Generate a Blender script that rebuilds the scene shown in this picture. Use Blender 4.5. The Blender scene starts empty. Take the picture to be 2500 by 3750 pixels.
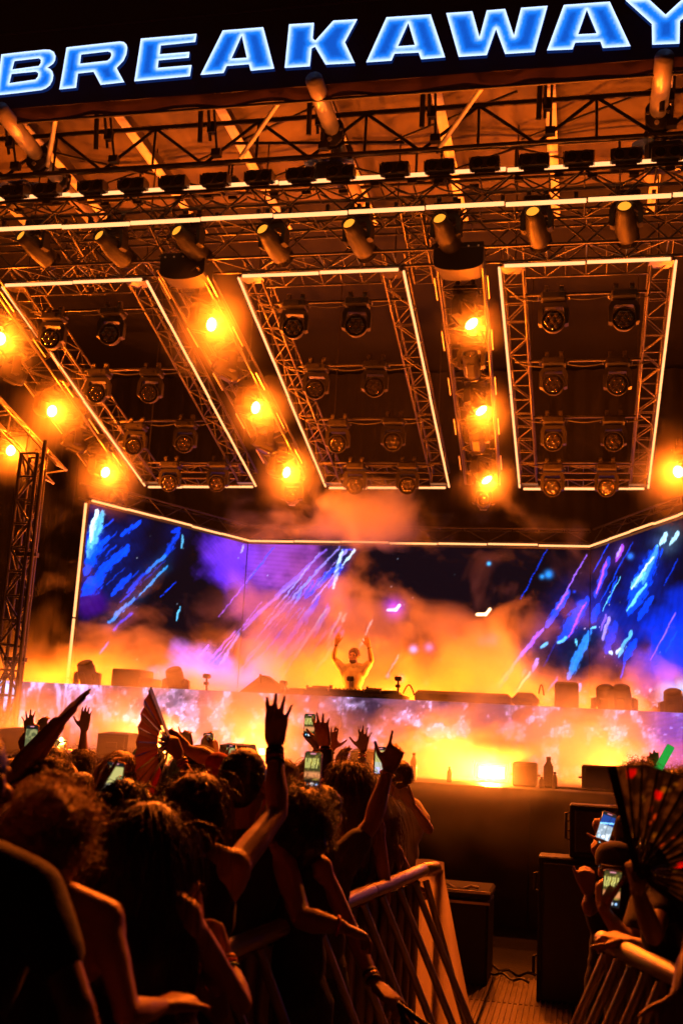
import bpy, math, random
import numpy as np
from mathutils import Vector, Matrix, noise
from mathutils.geometry import delaunay_2d_cdt
scene = bpy.context.scene
COL = scene.collection
random.seed(7); RNG = np.random.default_rng(7)

# ------------------------------------------------------------------ camera
HC = 1.85
ROLL, PITCH, YAW = (math.radians(a) for a in (3.18, 11.64, 12.73))
FPX, SC = 3962.0, 2500 / 1568.0
_fw = np.array([-math.sin(YAW)*math.cos(PITCH), math.cos(YAW)*math.cos(PITCH), math.sin(PITCH)])
_r = np.array([math.cos(YAW), math.sin(YAW), 0.0]); _u = np.cross(_r, _fw)
CR = np.stack([math.cos(ROLL)*_r + math.sin(ROLL)*_u, -math.sin(ROLL)*_r + math.cos(ROLL)*_u, -_fw])
CAMP = np.array([0, 0, HC])
cam_d = bpy.data.cameras.new('camera'); cam = bpy.data.objects.new('camera', cam_d); COL.objects.link(cam)
m = np.eye(4); m[:3, :3] = CR.T; m[:3, 3] = CAMP
cam.matrix_world = Matrix(m.tolist())
cam_d.sensor_fit = 'VERTICAL'; cam_d.sensor_height = 36; cam_d.sensor_width = 24
cam_d.lens = FPX / 3750 * 36
cam_d.clip_start = 0.05; cam_d.clip_end = 400
cam_d.dof.use_dof = True; cam_d.dof.focus_distance = 9.0; cam_d.dof.aperture_fstop = 2.8
scene.camera = cam
# ------------------------------------------------------------------ night sky
world = bpy.data.worlds.new('World'); scene.world = world; world.use_nodes = True
bg = world.node_tree.nodes['Background']
bg.inputs['Color'].default_value = (0.25, 0.33, 0.6, 1); bg.inputs['Strength'].default_value = 0.0012
# ------------------------------------------------------------------ exposure and renderer
vs = scene.view_settings
vs.view_transform = 'Standard'; vs.look = 'None'; vs.gamma = 1; vs.exposure = 0.0; vs.use_curve_mapping = False
cy = scene.cycles
cy.use_denoising = True
try: cy.denoiser = 'OPENIMAGEDENOISE'
except Exception: pass
cy.max_bounces = 5; cy.diffuse_bounces = 2; cy.glossy_bounces = 2; cy.transmission_bounces = 2; cy.volume_bounces = 0
cy.transparent_max_bounces = 8; cy.sample_clamp_indirect = 4.0; cy.caustics_reflective = False; cy.caustics_refractive = False
cy.volume_step_rate = 1.0; cy.volume_max_steps = 96

# ------------------------------------------------------------------ points of the place (pixel of a 1568 wide copy of the photo -> metres)
def _ray(u, v): return CR.T @ np.array([(u*SC-1250)/FPX, (1875-v*SC)/FPX, -1.0])
def atY(u, v, y): r = _ray(u, v); return Vector(CAMP + r*(y/r[1]))
def atZ(u, v, z): r = _ray(u, v); return Vector(CAMP + r*((z-HC)/r[2]))
def atX(u, v, x): r = _ray(u, v); return Vector(CAMP + r*(x/r[0]))
SL0 = np.array([0, 14.2, 8.38]); SLD = np.array([0, 6.2, -1.72]); SLD = SLD/np.linalg.norm(SLD); SLN = np.cross([1, 0, 0], SLD)
def atS(u, v, h=0.0):
    p0 = SL0 - SLN*h; r = _ray(u, v); return Vector(CAMP + r*(SLN @ (p0-CAMP))/(SLN @ r))
def pix(P):
    c = (np.asarray(P)-CAMP) @ CR.T
    return (c[..., 0]/-c[..., 2]*FPX+1250)/SC, (1875-c[..., 1]/-c[..., 2]*FPX)/SC

# ------------------------------------------------------------------ object helpers
WM = {}
def reg(o, parent, M):
    """Link o with world matrix M under parent."""
    COL.objects.link(o)
    if parent is not None:
        o.parent = parent; o.matrix_basis = WM[parent.name].inverted() @ M
    else:
        o.matrix_basis = M
    WM[o.name] = M.copy()
    return o
def tag(o, label=None, cat=None, group=None, kind=None):
    if label: o['label'] = label
    if cat: o['category'] = cat
    if group: o['group'] = group
    if kind: o['kind'] = kind
    return o
def thing(name, label, cat, loc=(0, 0, 0), group=None, M=None):
    o = bpy.data.objects.new(name, None); o.empty_display_size = .1
    reg(o, None, M if M is not None else Matrix.Translation(Vector(loc)))
    return tag(o, label, cat, group)
def copy_tree(o, parent=None, M=None, name=None):
    c = o.copy(); COL.objects.link(c)
    if parent is not None: c.parent = parent
    if M is not None: c.matrix_basis = M; WM[c.name] = M.copy()
    for ch in list(o.children): copy_tree(ch, c)
    return c
def frame_to(p, q):
    """matrix with local z running from p to q (unit cylinder 0..1)"""
    p, q = Vector(p), Vector(q); d = q-p; L = d.length
    return Matrix.Translation(p) @ d.to_track_quat('Z', 'Y').to_matrix().to_4x4(), L

class MB:
    def __init__(s): s.v = []; s.f = []; s.mi = []
    def add(s, vs_, fs, mi=0):
        n = len(s.v); s.v += [tuple(x) for x in vs_]; s.f += [tuple(i+n for i in f) for f in fs]; s.mi += [mi]*len(fs); return s
    def box(s, c, size, R=None, bev=0.0, mi=0):
        x, y, z = (a/2 for a in size); c = Vector(c); R = R or Matrix.Identity(3)
        if bev <= 0:
            vs_ = [R @ Vector((i*x, j*y, k*z))+c for k in (-1, 1) for i, j in ((-1, -1), (1, -1), (1, 1), (-1, 1))]
            return s.add(vs_, [(3, 2, 1, 0), (4, 5, 6, 7), (0, 1, 5, 4), (1, 2, 6, 5), (2, 3, 7, 6), (3, 0, 4, 7)], mi)
        b = min(bev, x*.9, y*.9, z*.9)
        ring = [(-x, -y+b), (-x+b, -y), (x-b, -y), (x, -y+b), (x, y-b), (x-b, y), (-x+b, y), (-x, y-b)]
        ins = [(-x+b, -y+b), (-x+b, -y+b), (x-b, -y+b), (x-b, -y+b), (x-b, y-b), (x-b, y-b), (-x+b, y-b), (-x+b, y-b)]
        vs_ = [R @ Vector((a, d, zz))+c for rr, zz in ((ins, -z), (ring, -z+b), (ring, z-b), (ins, z)) for a, d in rr]
        fs = [tuple(range(7, -1, -1)), tuple(range(24, 32))]
        for k in range(3):
            for i in range(8):
                j = (i+1) % 8; fs.append((k*8+i, k*8+j, k*8+8+j, k*8+8+i))
        return s.add(vs_, fs, mi)
    def tube(s, p, q, r0, r1=None, n=8, cap=True, mi=0):
        r1 = r0 if r1 is None else r1; M, L = frame_to(p, q)
        vs_ = [M @ Vector((r*math.cos(2*math.pi*i/n), r*math.sin(2*math.pi*i/n), z)) for z, r in ((0, r0), (L, r1)) for i in range(n)]
        fs = [(i, (i+1) % n, n+(i+1) % n, n+i) for i in range(n)]
        if cap: fs += [tuple(range(n-1, -1, -1)), tuple(range(n, 2*n))]
        return s.add(vs_, fs, mi)
    def path(s, pts, r, n=6, mi=0, r1=None, closed=False):
        pts = [Vector(p) for p in pts]; N = len(pts); vs_ = []; fs = []
        nrm = None
        for i, p in enumerate(pts):
            t = (pts[min(i+1, N-1)]-pts[max(i-1, 0)])
            if t.length < 1e-9: t = Vector((0, 0, 1))
            t.normalize()
            if nrm is None: nrm = t.orthogonal().normalized()
            nrm = (nrm-t*nrm.dot(t));
            if nrm.length < 1e-6: nrm = t.orthogonal()
            nrm.normalize()
            b = t.cross(nrm); rr = r if r1 is None else r+(r1-r)*i/max(1, N-1)
            if callable(r): rr = r(i/max(1, N-1))
            for k in range(n):
                a = 2*math.pi*k/n; vs_.append(p+(nrm*math.cos(a)+b*math.sin(a))*rr)
        for i in range(N-1):
            for k in range(n): fs.append((i*n+k, i*n+(k+1) % n, (i+1)*n+(k+1) % n, (i+1)*n+k))
        fs += [tuple(range(n-1, -1, -1)), tuple(range((N-1)*n, N*n))]
        return s.add(vs_, fs, mi)
    def lathe(s, prof, M=None, n=20, mi=0):
        """prof: (radius, z) list, revolved about local z"""
        M = M or Matrix.Identity(4)
        vs_ = [M @ Vector((r*math.cos(2*math.pi*i/n), r*math.sin(2*math.pi*i/n), z)) for r, z in prof for i in range(n)]
        fs = [(k*n+i, k*n+(i+1) % n, (k+1)*n+(i+1) % n, (k+1)*n+i) for k in range(len(prof)-1) for i in range(n)]
        fs += [tuple(range(n-1, -1, -1)), tuple(range((len(prof)-1)*n, len(prof)*n))]
        return s.add(vs_, fs, mi)
    def prism(s, poly, d, M=None, mi=0):
        """poly in local xy extruded from z=-d/2 to d/2"""
        M = M or Matrix.Identity(4); n = len(poly)
        vs_ = [M @ Vector((x, y, z)) for z in (-d/2, d/2) for x, y in poly]
        return s.add(vs_, [tuple(range(n-1, -1, -1)), tuple(range(n, 2*n))]+[(i, (i+1) % n, n+(i+1) % n, n+i) for i in range(n)], mi)
    def ell(s, c, r, R=None, nu=12, nv=8, mi=0):
        c = Vector(c); R = R or Matrix.Identity(3); vs_ = [R @ Vector((0, 0, -r[2]))+c]
        for j in range(1, nv):
            t = -math.pi/2+math.pi*j/nv
            for i in range(nu):
                a = 2*math.pi*i/nu; vs_.append(R @ Vector((r[0]*math.cos(t)*math.cos(a), r[1]*math.cos(t)*math.sin(a), r[2]*math.sin(t)))+c)
        vs_.append(R @ Vector((0, 0, r[2]))+c); e = len(vs_)-1; fs = []
        for i in range(nu):
            k = (i+1) % nu; fs.append((0, 1+k, 1+i)); fs.append((e, e-nu+i, e-nu+k))
            for j in range(nv-2): fs.append((1+j*nu+i, 1+j*nu+k, 1+(j+1)*nu+k, 1+(j+1)*nu+i))
        return s.add(vs_, fs, mi)
    def mesh(s, name, mats, smooth=False):
        me = bpy.data.meshes.new(name); me.from_pydata(s.v, [], s.f)
        for mt in (mats if isinstance(mats, (list, tuple)) else [mats]): me.materials.append(mt)
        if any(s.mi): me.polygons.foreach_set('material_index', s.mi)
        if smooth: me.shade_smooth()
        me.update(); return me
    def build(s, name, mats, parent=None, loc=None, smooth=False):
        """world-space vertices -> one object"""
        o = bpy.data.objects.new(name, s.mesh(name, mats, smooth))
        M = WM[parent.name].copy() if parent is not None else Matrix.Translation(Vector(loc)) if loc is not None else None
        if M is None:
            c = Vector(np.mean(np.array(s.v), axis=0).tolist()); M = Matrix.Translation(c)
        o.data.transform(M.inverted())
        return reg(o, parent, M)

def local(mb, name, mats, parent, M=None, smooth=False):
    """vertices given in the parent's own space"""
    o = bpy.data.objects.new(name, mb.mesh(name, mats, smooth))
    return reg(o, parent, WM[parent.name] @ (M or Matrix.Identity(4)))
_unit = {}
def bar(name, p, q, r, mt, parent=None, n=8):
    """a straight round bar sharing one unit-cylinder mesh per material"""
    k = (mt.name, n)
    if k not in _unit:
        mb = MB(); mb.tube((0, 0, 0), (0, 0, 1), 1, 1, n); _unit[k] = mb.mesh('bar', mt)
        for pl in _unit[k].polygons: pl.use_smooth = len(pl.vertices) == 4
    M, L = frame_to(p, q)
    o = bpy.data.objects.new(name, _unit[k])
    return reg(o, parent, M @ Matrix.Diagonal((r, r, L, 1)))
_ubox = {}
def block(name, c, size, mt, parent=None, R=None):
    k = mt.name
    if k not in _ubox: _ubox[k] = MB().box((0, 0, 0), (1, 1, 1)).mesh('block', mt)
    o = bpy.data.objects.new(name, _ubox[k])
    return reg(o, parent, Matrix.Translation(Vector(c)) @ (R.to_4x4() if R else Matrix.Identity(4)) @ Matrix.Diagonal((*size, 1)))

# ------------------------------------------------------------------ materials
def mat(name, c, rough=.6, metal=0.0, var=.25, scale=6.0, bump=.0, bscale=60.0, spec=.5, sheen=0.0, c2=None, detail=4.0, stretch=None):
    mt = bpy.data.materials.new(name); mt.use_nodes = True; nt = mt.node_tree; N = nt.nodes; L = nt.links
    b = N['Principled BSDF']; b.inputs['Roughness'].default_value = rough; b.inputs['Metallic'].default_value = metal
    b.inputs['Specular IOR Level'].default_value = spec
    if sheen: b.inputs['Sheen Weight'].default_value = sheen
    tc = N.new('ShaderNodeTexCoord'); mp = N.new('ShaderNodeMapping'); L.new(tc.outputs['Object'], mp.inputs[0])
    if stretch: mp.inputs['Scale'].default_value = stretch
    nz = N.new('ShaderNodeTexNoise'); nz.inputs['Scale'].default_value = scale; nz.inputs['Detail'].default_value = detail; L.new(mp.outputs[0], nz.inputs['Vector'])
    rp = N.new('ShaderNodeValToRGB'); L.new(nz.outputs['Fac'], rp.inputs[0])
    lo = c2 or tuple(x*(1-var) for x in c); hi = tuple(min(1, x*(1+var)) for x in c)
    rp.color_ramp.elements[0].position = .3; rp.color_ramp.elements[0].color = (*lo, 1)
    rp.color_ramp.elements[1].position = .7; rp.color_ramp.elements[1].color = (*hi, 1)
    L.new(rp.outputs[0], b.inputs['Base Color'])
    if rough > .2:
        mr = N.new('ShaderNodeMapRange'); L.new(nz.outputs['Fac'], mr.inputs['Value']); mr.inputs['To Min'].default_value = rough*.8; mr.inputs['To Max'].default_value = min(1, rough*1.2); L.new(mr.outputs[0], b.inputs['Roughness'])
    if bump:
        n2 = N.new('ShaderNodeTexNoise'); n2.inputs['Scale'].default_value = bscale; n2.inputs['Detail'].default_value = 3; L.new(mp.outputs[0], n2.inputs['Vector'])
        bp = N.new('ShaderNodeBump'); bp.inputs['Strength'].default_value = bump; bp.inputs['Distance'].default_value = .02; L.new(n2.outputs['Fac'], bp.inputs['Height']); L.new(bp.outputs[0], b.inputs['Normal'])
    return mt
def emit(name, c, s):
    mt = bpy.data.materials.new(name); mt.use_nodes = True; nt = mt.node_tree; nt.nodes.clear()
    e = nt.nodes.new('ShaderNodeEmission'); e.inputs[0].default_value = (*c, 1); e.inputs[1].default_value = s
    o = nt.nodes.new('ShaderNodeOutputMaterial'); nt.links.new(e.outputs[0], o.inputs[0])
    return mt
def emit_attr(name, s, grid=0.0):
    """screen surface: emission from the colour attribute; grid > 0 adds the LED pixel pitch"""
    mt = bpy.data.materials.new(name); mt.use_nodes = True; nt = mt.node_tree; nt.nodes.clear(); N = nt.nodes; L = nt.links
    a = N.new('ShaderNodeVertexColor'); a.layer_name = 'Col'
    e = N.new('ShaderNodeEmission'); e.inputs[1].default_value = s; L.new(a.outputs[0], e.inputs[0])
    o = N.new('ShaderNodeOutputMaterial'); L.new(e.outputs[0], o.inputs[0])
    return mt
K = dict(
    black_metal=mat('black_metal', (.022, .02, .019), .42, .0, .4, 9, .15, 90),
    truss_metal=mat('truss_metal', (.055, .048, .042), .32, .6, .4, 14, .0),
    black_truss=mat('black_truss', (.035, .032, .03), .36, .5, .4, 14),
    alu=mat('aluminium', (.62, .56, .47), .34, .4, .25, 3, .12, 40, stretch=(1, .2, 1)),
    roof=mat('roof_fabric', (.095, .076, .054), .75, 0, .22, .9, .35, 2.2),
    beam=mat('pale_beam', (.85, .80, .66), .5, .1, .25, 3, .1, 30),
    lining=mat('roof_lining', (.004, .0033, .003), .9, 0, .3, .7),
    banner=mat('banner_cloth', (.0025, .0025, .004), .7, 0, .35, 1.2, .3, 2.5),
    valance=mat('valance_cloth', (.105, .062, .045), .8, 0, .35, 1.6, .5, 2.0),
    drape=mat('black_drape', (.011, .010, .010), .95, 0, .3, 2),
    deck=mat('stage_deck', (.035, .032, .03), .45, 0, .35, 2, .1, 50),
    skirt=mat('stage_skirt', (.04, .03, .023), .8, 0, .3, 1.4, .3, 8),
    ground=mat('ground_dirt', (.013, .011, .010), .9, 0, .4, 3, .4, 30),
    track=mat('track_panel', (.11, .085, .065), .5, .25, .35, 4, .2, 60),
    case=mat('road_case', (.018, .017, .016), .55, 0, .35, 5, .1, 80),
    sub=mat('speaker_paint', (.009, .0085, .0085), .7, 0, .3, 5, .3, 220),
    rail=mat('rail_alu', (.5, .45, .4), .38, .75, .3, 5, .12, 30),
    panelm=mat('barrier_panel', (.30, .24, .19), .6, .3, .3, 3, .1, 30),
    sheet=mat('barrier_sheet', (.55, .44, .34), .75, 0, .2, 2, .4, 6),
    glassd=mat('dark_lens', (.02, .016, .012), .08, 0, .3, 30, spec=.9),
    plastic=mat('black_plastic', (.018, .017, .017), .32, 0, .3, 8, .05, 60),
    fixture=mat('fixture_plastic', (.012, .0105, .0095), .5, .0, .35, 8, .05, 60, spec=.22),
    tarp=mat('blue_tarp', (.03, .08, .32), .45, 0, .4, 6, .6, 9),
    bottle=mat('bottle_plastic', (.5, .5, .55), .2, 0, .1, 8),
    cable=mat('cable_rubber', (.015, .014, .014), .5, 0, .2, 20),
)
for k_, w_ in (('sheet', .5), ('valance', .3)):
    nt_ = K[k_].node_tree; p_ = nt_.nodes['Principled BSDF']; t_ = nt_.nodes.new('ShaderNodeBsdfTranslucent'); x_ = nt_.nodes.new('ShaderNodeMixShader'); x_.inputs[0].default_value = w_
    nt_.links.new(p_.inputs['Base Color'].links[0].from_socket, t_.inputs[0]); nt_.links.new(p_.outputs[0], x_.inputs[1]); nt_.links.new(t_.outputs[0], x_.inputs[2]); nt_.links.new(x_.outputs[0], nt_.nodes['Material Output'].inputs['Surface'])
LEDM = emit('led_tube_light', (1, .40, .14), 2.05)
LENS_ON = emit('lens_light', (1, .40, .07), 40)
LENS_DIM = emit('lens_dim_light', (1, .31, .02), 1.5)
ORANGE = (1, .14, .004)
# ================================================================== SETTING
def structure(name, mb, mt, smooth=False):
    return tag(mb.build(name, mt, smooth=smooth), kind='structure')
g = MB(); n = 40
gv = [((-60+i*3.0), (-20+j*3.0), -.01 if j < 11 else -.01) for j in range(n+1) for i in range(n+1)]
g.add(gv, [(j*(n+1)+i, j*(n+1)+i+1, (j+1)*(n+1)+i+1, (j+1)*(n+1)+i) for j in range(n) for i in range(n)])
structure('ground', g, K['ground'])
DECK = 1.40
d = MB(); d.box((-3.5, 19.0, DECK-.06), (18, 14, .12)); structure('stage_deck', d, K['deck'])
# stage skirt: cloth panels hung on the front of the deck
sk = thing('stage_skirt', 'dark cloth skirt hanging from the stage deck edge down to the pit', 'stage skirt', (-3.5, 12, 0))
for i in range(9):
    x0 = -12.5+i*2.0; mb = MB(); nx, nz = 24, 8; vv = []; ff = []
    for k in range(nz+1):
        for j in range(nx+1):
            x = x0+.01+1.98*j/nx; z = (DECK-.10)*k/nz+.005
            vv.append((x, 11.965+.012*math.sin(j*1.9+i)+.008*math.sin(j*.8+k*.3)*(1-k/nz), z))
    mb.add(vv, [(k*(nx+1)+j, k*(nx+1)+j+1, (k+1)*(nx+1)+j+1, (k+1)*(nx+1)+j) for k in range(nz) for j in range(nx)])
    mb.build('cloth_panel', K['skirt'], sk, smooth=True)
mb = MB(); mb.box((-3.5, 11.97, DECK-.05), (18, .05, .09)); mb.build('edge_rail', K['black_metal'], sk)
# roof: light fabric at the front, black lining further back
r = MB(); nx, ny = 90, 24; vv = []
for j in range(ny+1):
    for i in range(nx+1):
        x = -14+19*i/nx; y = 12.45+4.0*j/ny
        vv.append((x, y, 10.78+.05*noise.noise((x*.9, y*1.3, 0))+.02*math.sin(x*2.9)))
r.add(vv, [(j*(nx+1)+i, (j+1)*(nx+1)+i, (j+1)*(nx+1)+i+1, j*(nx+1)+i+1) for j in range(ny) for i in range(nx)])
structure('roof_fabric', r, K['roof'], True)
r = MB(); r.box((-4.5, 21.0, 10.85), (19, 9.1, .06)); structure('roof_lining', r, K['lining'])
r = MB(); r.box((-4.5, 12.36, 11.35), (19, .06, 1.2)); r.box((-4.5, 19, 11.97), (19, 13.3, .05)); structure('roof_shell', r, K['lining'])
# black drapes round the back and the side of the stage
def drape(name, p, q, z0, z1, label):
    p, q = Vector((*p, 0)), Vector((*q, 0)); L = (q-p).length; nrm = Vector((-(q-p).y, (q-p).x, 0)).normalized(); nx = int(L*9); mb = MB(); vv = []
    for k in range(3):
        for j in range(nx+1):
            P = p.lerp(q, j/nx)+nrm*(.05*math.sin(j*1.7)+.02*math.sin(j*.61)); vv.append((P.x, P.y, z0+(z1-z0)*k/2))
    mb.add(vv, [(k*(nx+1)+j, k*(nx+1)+j+1, (k+1)*(nx+1)+j+1, (k+1)*(nx+1)+j) for k in range(2) for j in range(nx)])
    o = mb.build(name, K['drape'], smooth=True); return tag(o, label, 'drape')
drape('black_drape', (-13, 25.2), (6, 25.2), 1.4, 10.7, 'black cloth drape closing the stage behind the big screen')
drape('black_drape', (-12.6, 14.5), (-12.6, 25.0), 1.4, 10.7, 'black cloth drape closing the stage side behind the mast')
# ================================================================== SIGN
SY = 12.1
def c1(x, y): return (x/2.0, y/2.0)
def c2(x, y): return (784+x/2.0, y/2.0)
LET = [
 ('B', c1, [(18,262),(120,250),(215,240),(240,241),(258,251),(266,270),(264,290),(254,306),(236,318),(228,324),(240,328),(251,340),(256,358),(252,382),(240,404),(222,418),(200,426),(95,439),(-6,450),(6,356)],
   [[(78,293),(190,280),(199,287),(198,302),(189,315),(68,331)],[(65,352),(176,341),(187,348),(186,362),(174,377),(55,394)]]),
 ('R', c1, [(316,230),(440,216),(560,203),(578,206),(590,217),(594,233),(590,262),(577,291),(545,325),(562,357),(580,390),(472,402),(456,372),(440,342),(368,350),(360,415),(283,423),(300,326)],
   [[(383,263),(505,249),(519,254),(521,266),(515,281),(503,291),(378,305)]]),
 ('E', c1, [(656,190),(911,168),(905,206),(747,222),(742,262),(878,251),(875,278),(737,290),(733,324),(888,311),(880,363),(626,386),(641,288)], []),
 ('A', c1, [(1030,153),(1215,138),(1265,328),(1158,338),(1150,308),(1048,316),(1034,348),(928,357)], [[(1117,176),(1140,278),(1070,282)]]),
 ('K', c1, [(1333,125),(1447,118),(1441,190),(1453,200),(1535,108),(1645,102),(1588,208),(1633,303),(1500,310),(1452,228),(1436,236),(1428,318),(1313,325)], []),
 ('A', c2, [(210,93),(412,80),(478,277),(368,286),(357,255),(247,260),(233,292),(117,300)], [[(310,119),(340,220),(262,226)]]),
 ('W', c2, [(483,74),(602,66),(635,185),(668,62),(752,55),(792,178),(825,50),(946,41),(887,253),(752,262),(710,147),(668,267),(540,275)], []),
 ('A', c2, [(1020,37),(1230,22),(1325,227),(1198,235),(1187,205),(1072,210),(1060,241),(943,246)], [[(1125,59),(1170,167),(1085,172)]]),
 ('Y', c2, [(1300,15),(1405,8),(1485,82),(1580,-6),(1700,-14),(1550,112),(1548,215),(1424,220),(1422,125)], []),
]
sign = thing('festival_sign', 'huge lit blue BREAKAWAY letters along the front of the stage roof', 'sign', (-3.5, SY, 10.4))
LETF = emit_attr('letter_face_light', 1.0)
LETSIDE = emit('letter_halo_glow', (.01, .16, 1.0), .09)  # faint glow added to the letter sides for a blue halo on the banner
def seg_d(P, A, B):
    d = B-A; t = np.clip(((P-A) @ d)/max(1e-9, d @ d), 0, 1); return np.linalg.norm(P-(A+t[:, None]*d), axis=1)
for nm, cf, outer, holes in LET:
    loops = []
    for lp in [outer]+holes:
        pts = []
        for x, y in lp:
            P = atY(*cf(x, y), SY); pts.append((P.x, P.z))
        loops.append(np.array(pts))
    V = []; E = []
    for lp in loops:
        base = len(V); pp = []
        for a, b in zip(lp, np.roll(lp, -1, 0)):
            k = max(1, int(np.linalg.norm(b-a)/.05)); pp += [a+(b-a)*t/k for t in range(k)]
        V += pp; E += [(base+i, base+(i+1) % len(pp)) for i in range(len(pp))]
    nb = len(V); lo = loops[0].min(0); hi = loops[0].max(0)
    gx, gz = np.meshgrid(np.arange(lo[0], hi[0], .03), np.arange(lo[1], hi[1], .03))
    G = np.stack([gx.ravel(), gz.ravel()], 1)+RNG.normal(0, .004, (gx.size, 2))
    def inside(P, lp):
        c = np.zeros(len(P), bool)
        for a, b in zip(lp, np.roll(lp, -1, 0)):
            if abs(b[1]-a[1]) < 1e-9: continue
            k = ((a[1] > P[:, 1]) != (b[1] > P[:, 1])) & (P[:, 0] < (b[0]-a[0])*(P[:, 1]-a[1])/(b[1]-a[1])+a[0]); c ^= k
        return c
    ok = inside(G, loops[0])
    for h in loops[1:]: ok &= ~inside(G, h)
    G = G[ok]
    D = np.min([seg_d(G, a, b) for lp in loops for a, b in zip(lp, np.roll(lp, -1, 0))], axis=0)
    G = G[D > .012]
    verts = [Vector(p) for p in V]+[Vector(p) for p in G]
    rv, re_, rf, *_ = delaunay_2d_cdt(verts, E, [], 1, 1e-6)
    P = np.array([(p.x, p.y) for p in rv])
    if holes:
        fc = np.array([P[list(f)].mean(0) for f in rf]); keep = np.ones(len(rf), bool)
        for h in loops[1:]: keep &= ~inside(fc, h)
        rf = [f for f, k in zip(rf, keep) if k]
    D = np.min([seg_d(P, a, b) for lp in loops for a, b in zip(lp, np.roll(lp, -1, 0))], axis=0)
    t = np.clip((D-.010)/.115, 0, 1)[:, None]
    edge = np.array([1.0, 1.3, 1.9]); mid = np.array([.012, .27, 1.25]); core = np.array([.004, .10, .62])
    colr = np.where(t < .5, edge+(mid-edge)*np.clip(t*2.3, 0, 1)**.75, mid+(core-mid)*np.clip((t-.5)*2, 0, 1))
    mb = MB(); mb.add([(p[0], SY-.06, p[1]) for p in P], [tuple(f) for f in rf])
    o = mb.build('letter', LETF, sign)
    ca = o.data.color_attributes.new('Col', 'FLOAT_COLOR', 'POINT')
    ca.data.foreach_set('color', np.concatenate([colr, np.ones((len(P), 1))], 1).astype(np.float32).ravel())
    mb = MB()
    for lp in loops:
        k = len(lp); mb.add([(p[0], y, p[1]) for y in (SY-.062, SY+.0) for p in lp], [(i, (i+1) % k, k+(i+1) % k, k+i) for i in range(k)])
    k0 = len(mb.v); mb.add([(p[0], SY-.012, p[1]) for p in P], [tuple(f) for f in rf])
    mb.build('letter_side', LETSIDE, o)
bn = thing('roof_banner', 'dark cloth banner behind the lit letters on the roof front', 'banner', (-3.5, 12.25, 10.6))
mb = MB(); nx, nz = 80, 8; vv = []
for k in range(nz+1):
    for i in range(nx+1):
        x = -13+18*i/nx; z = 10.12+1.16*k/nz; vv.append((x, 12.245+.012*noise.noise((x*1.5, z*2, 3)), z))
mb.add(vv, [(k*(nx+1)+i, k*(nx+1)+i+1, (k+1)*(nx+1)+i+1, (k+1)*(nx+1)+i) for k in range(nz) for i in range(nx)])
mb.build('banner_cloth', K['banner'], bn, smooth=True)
bar('top_rope', (-13, 12.22, 11.29), (5, 12.22, 11.28), .012, K['valance'], bn)
# lower valance of the banner, brown in the stage light, with its black hem pipe
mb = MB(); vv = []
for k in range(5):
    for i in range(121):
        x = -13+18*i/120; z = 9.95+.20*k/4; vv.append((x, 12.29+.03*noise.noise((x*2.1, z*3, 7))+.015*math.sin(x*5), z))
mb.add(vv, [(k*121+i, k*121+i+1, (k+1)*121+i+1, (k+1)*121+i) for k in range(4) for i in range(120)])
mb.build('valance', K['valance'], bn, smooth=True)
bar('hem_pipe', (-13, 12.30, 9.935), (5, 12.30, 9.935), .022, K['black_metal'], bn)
# ================================================================== ROOF STEEL
def zig(parent, p0, p1, q0, q1, seg, rad, mt, posts=True, start=0):
    """zigzag bracing between chord p0-p1 and chord q0-q1"""
    p0, p1, q0, q1 = (Vector(a) for a in (p0, p1, q0, q1))
    for i in range(seg):
        a, b = i/seg, (i+1)/seg
        if (i+start) % 2 == 0: bar('brace', p0.lerp(p1, a), q0.lerp(q1, b), rad, mt, parent, 6)
        else: bar('brace', q0.lerp(q1, a), p0.lerp(p1, b), rad, mt, parent, 6)
        if posts: bar('post', p0.lerp(p1, b), q0.lerp(q1, b), rad, mt, parent, 6)
YT = 13.15
def roof_z(z): return z
rt = thing('roof_truss', 'long flat black roof truss behind the valance with open diagonals', 'truss', (-3.5, YT, 10.2))
bar('chord', (-13, YT, 10.235), (5, YT, 10.235), .035, K['black_truss'], rt, 10)
bar('chord', (-13, YT, 9.63), (5, YT, 9.63), .035, K['black_truss'], rt, 10)
bar('chord', (-13, YT+.06, 10.30), (5, YT+.06, 10.30), .018, K['rail'], rt, 8)
# panel points every 1.54 m: an upright under each apex, two long diagonals from it
for i in range(-6, 5):
    x = -.47+1.54*i
    bar('post', (x+.62, YT, 10.235), (x+.62, YT, 9.63), .02, K['black_truss'], rt, 6)
    bar('brace', (x+.62, YT, 10.23), (x-.12, YT, 9.64), .024, K['black_truss'], rt, 6)
    bar('brace', (x+.62, YT, 10.23), (x+1.36, YT, 9.64), .024, K['black_truss'], rt, 6)
bt = thing('back_roof_truss', 'second black roof truss under the tan roof fabric', 'truss', (-3.5, 14.9, 10.4))
bar('chord', (-13, 14.9, 10.62), (5, 14.9, 10.62), .03, K['black_truss'], bt)
bar('chord', (-13, 14.9, 10.10), (5, 14.9, 10.10), .03, K['black_truss'], bt)
zig(bt, (-13, 14.9, 10.6), (5, 14.9, 10.6), (-13, 14.9, 10.12), (5, 14.9, 10.12), 12, .02, K['black_truss'])
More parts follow.
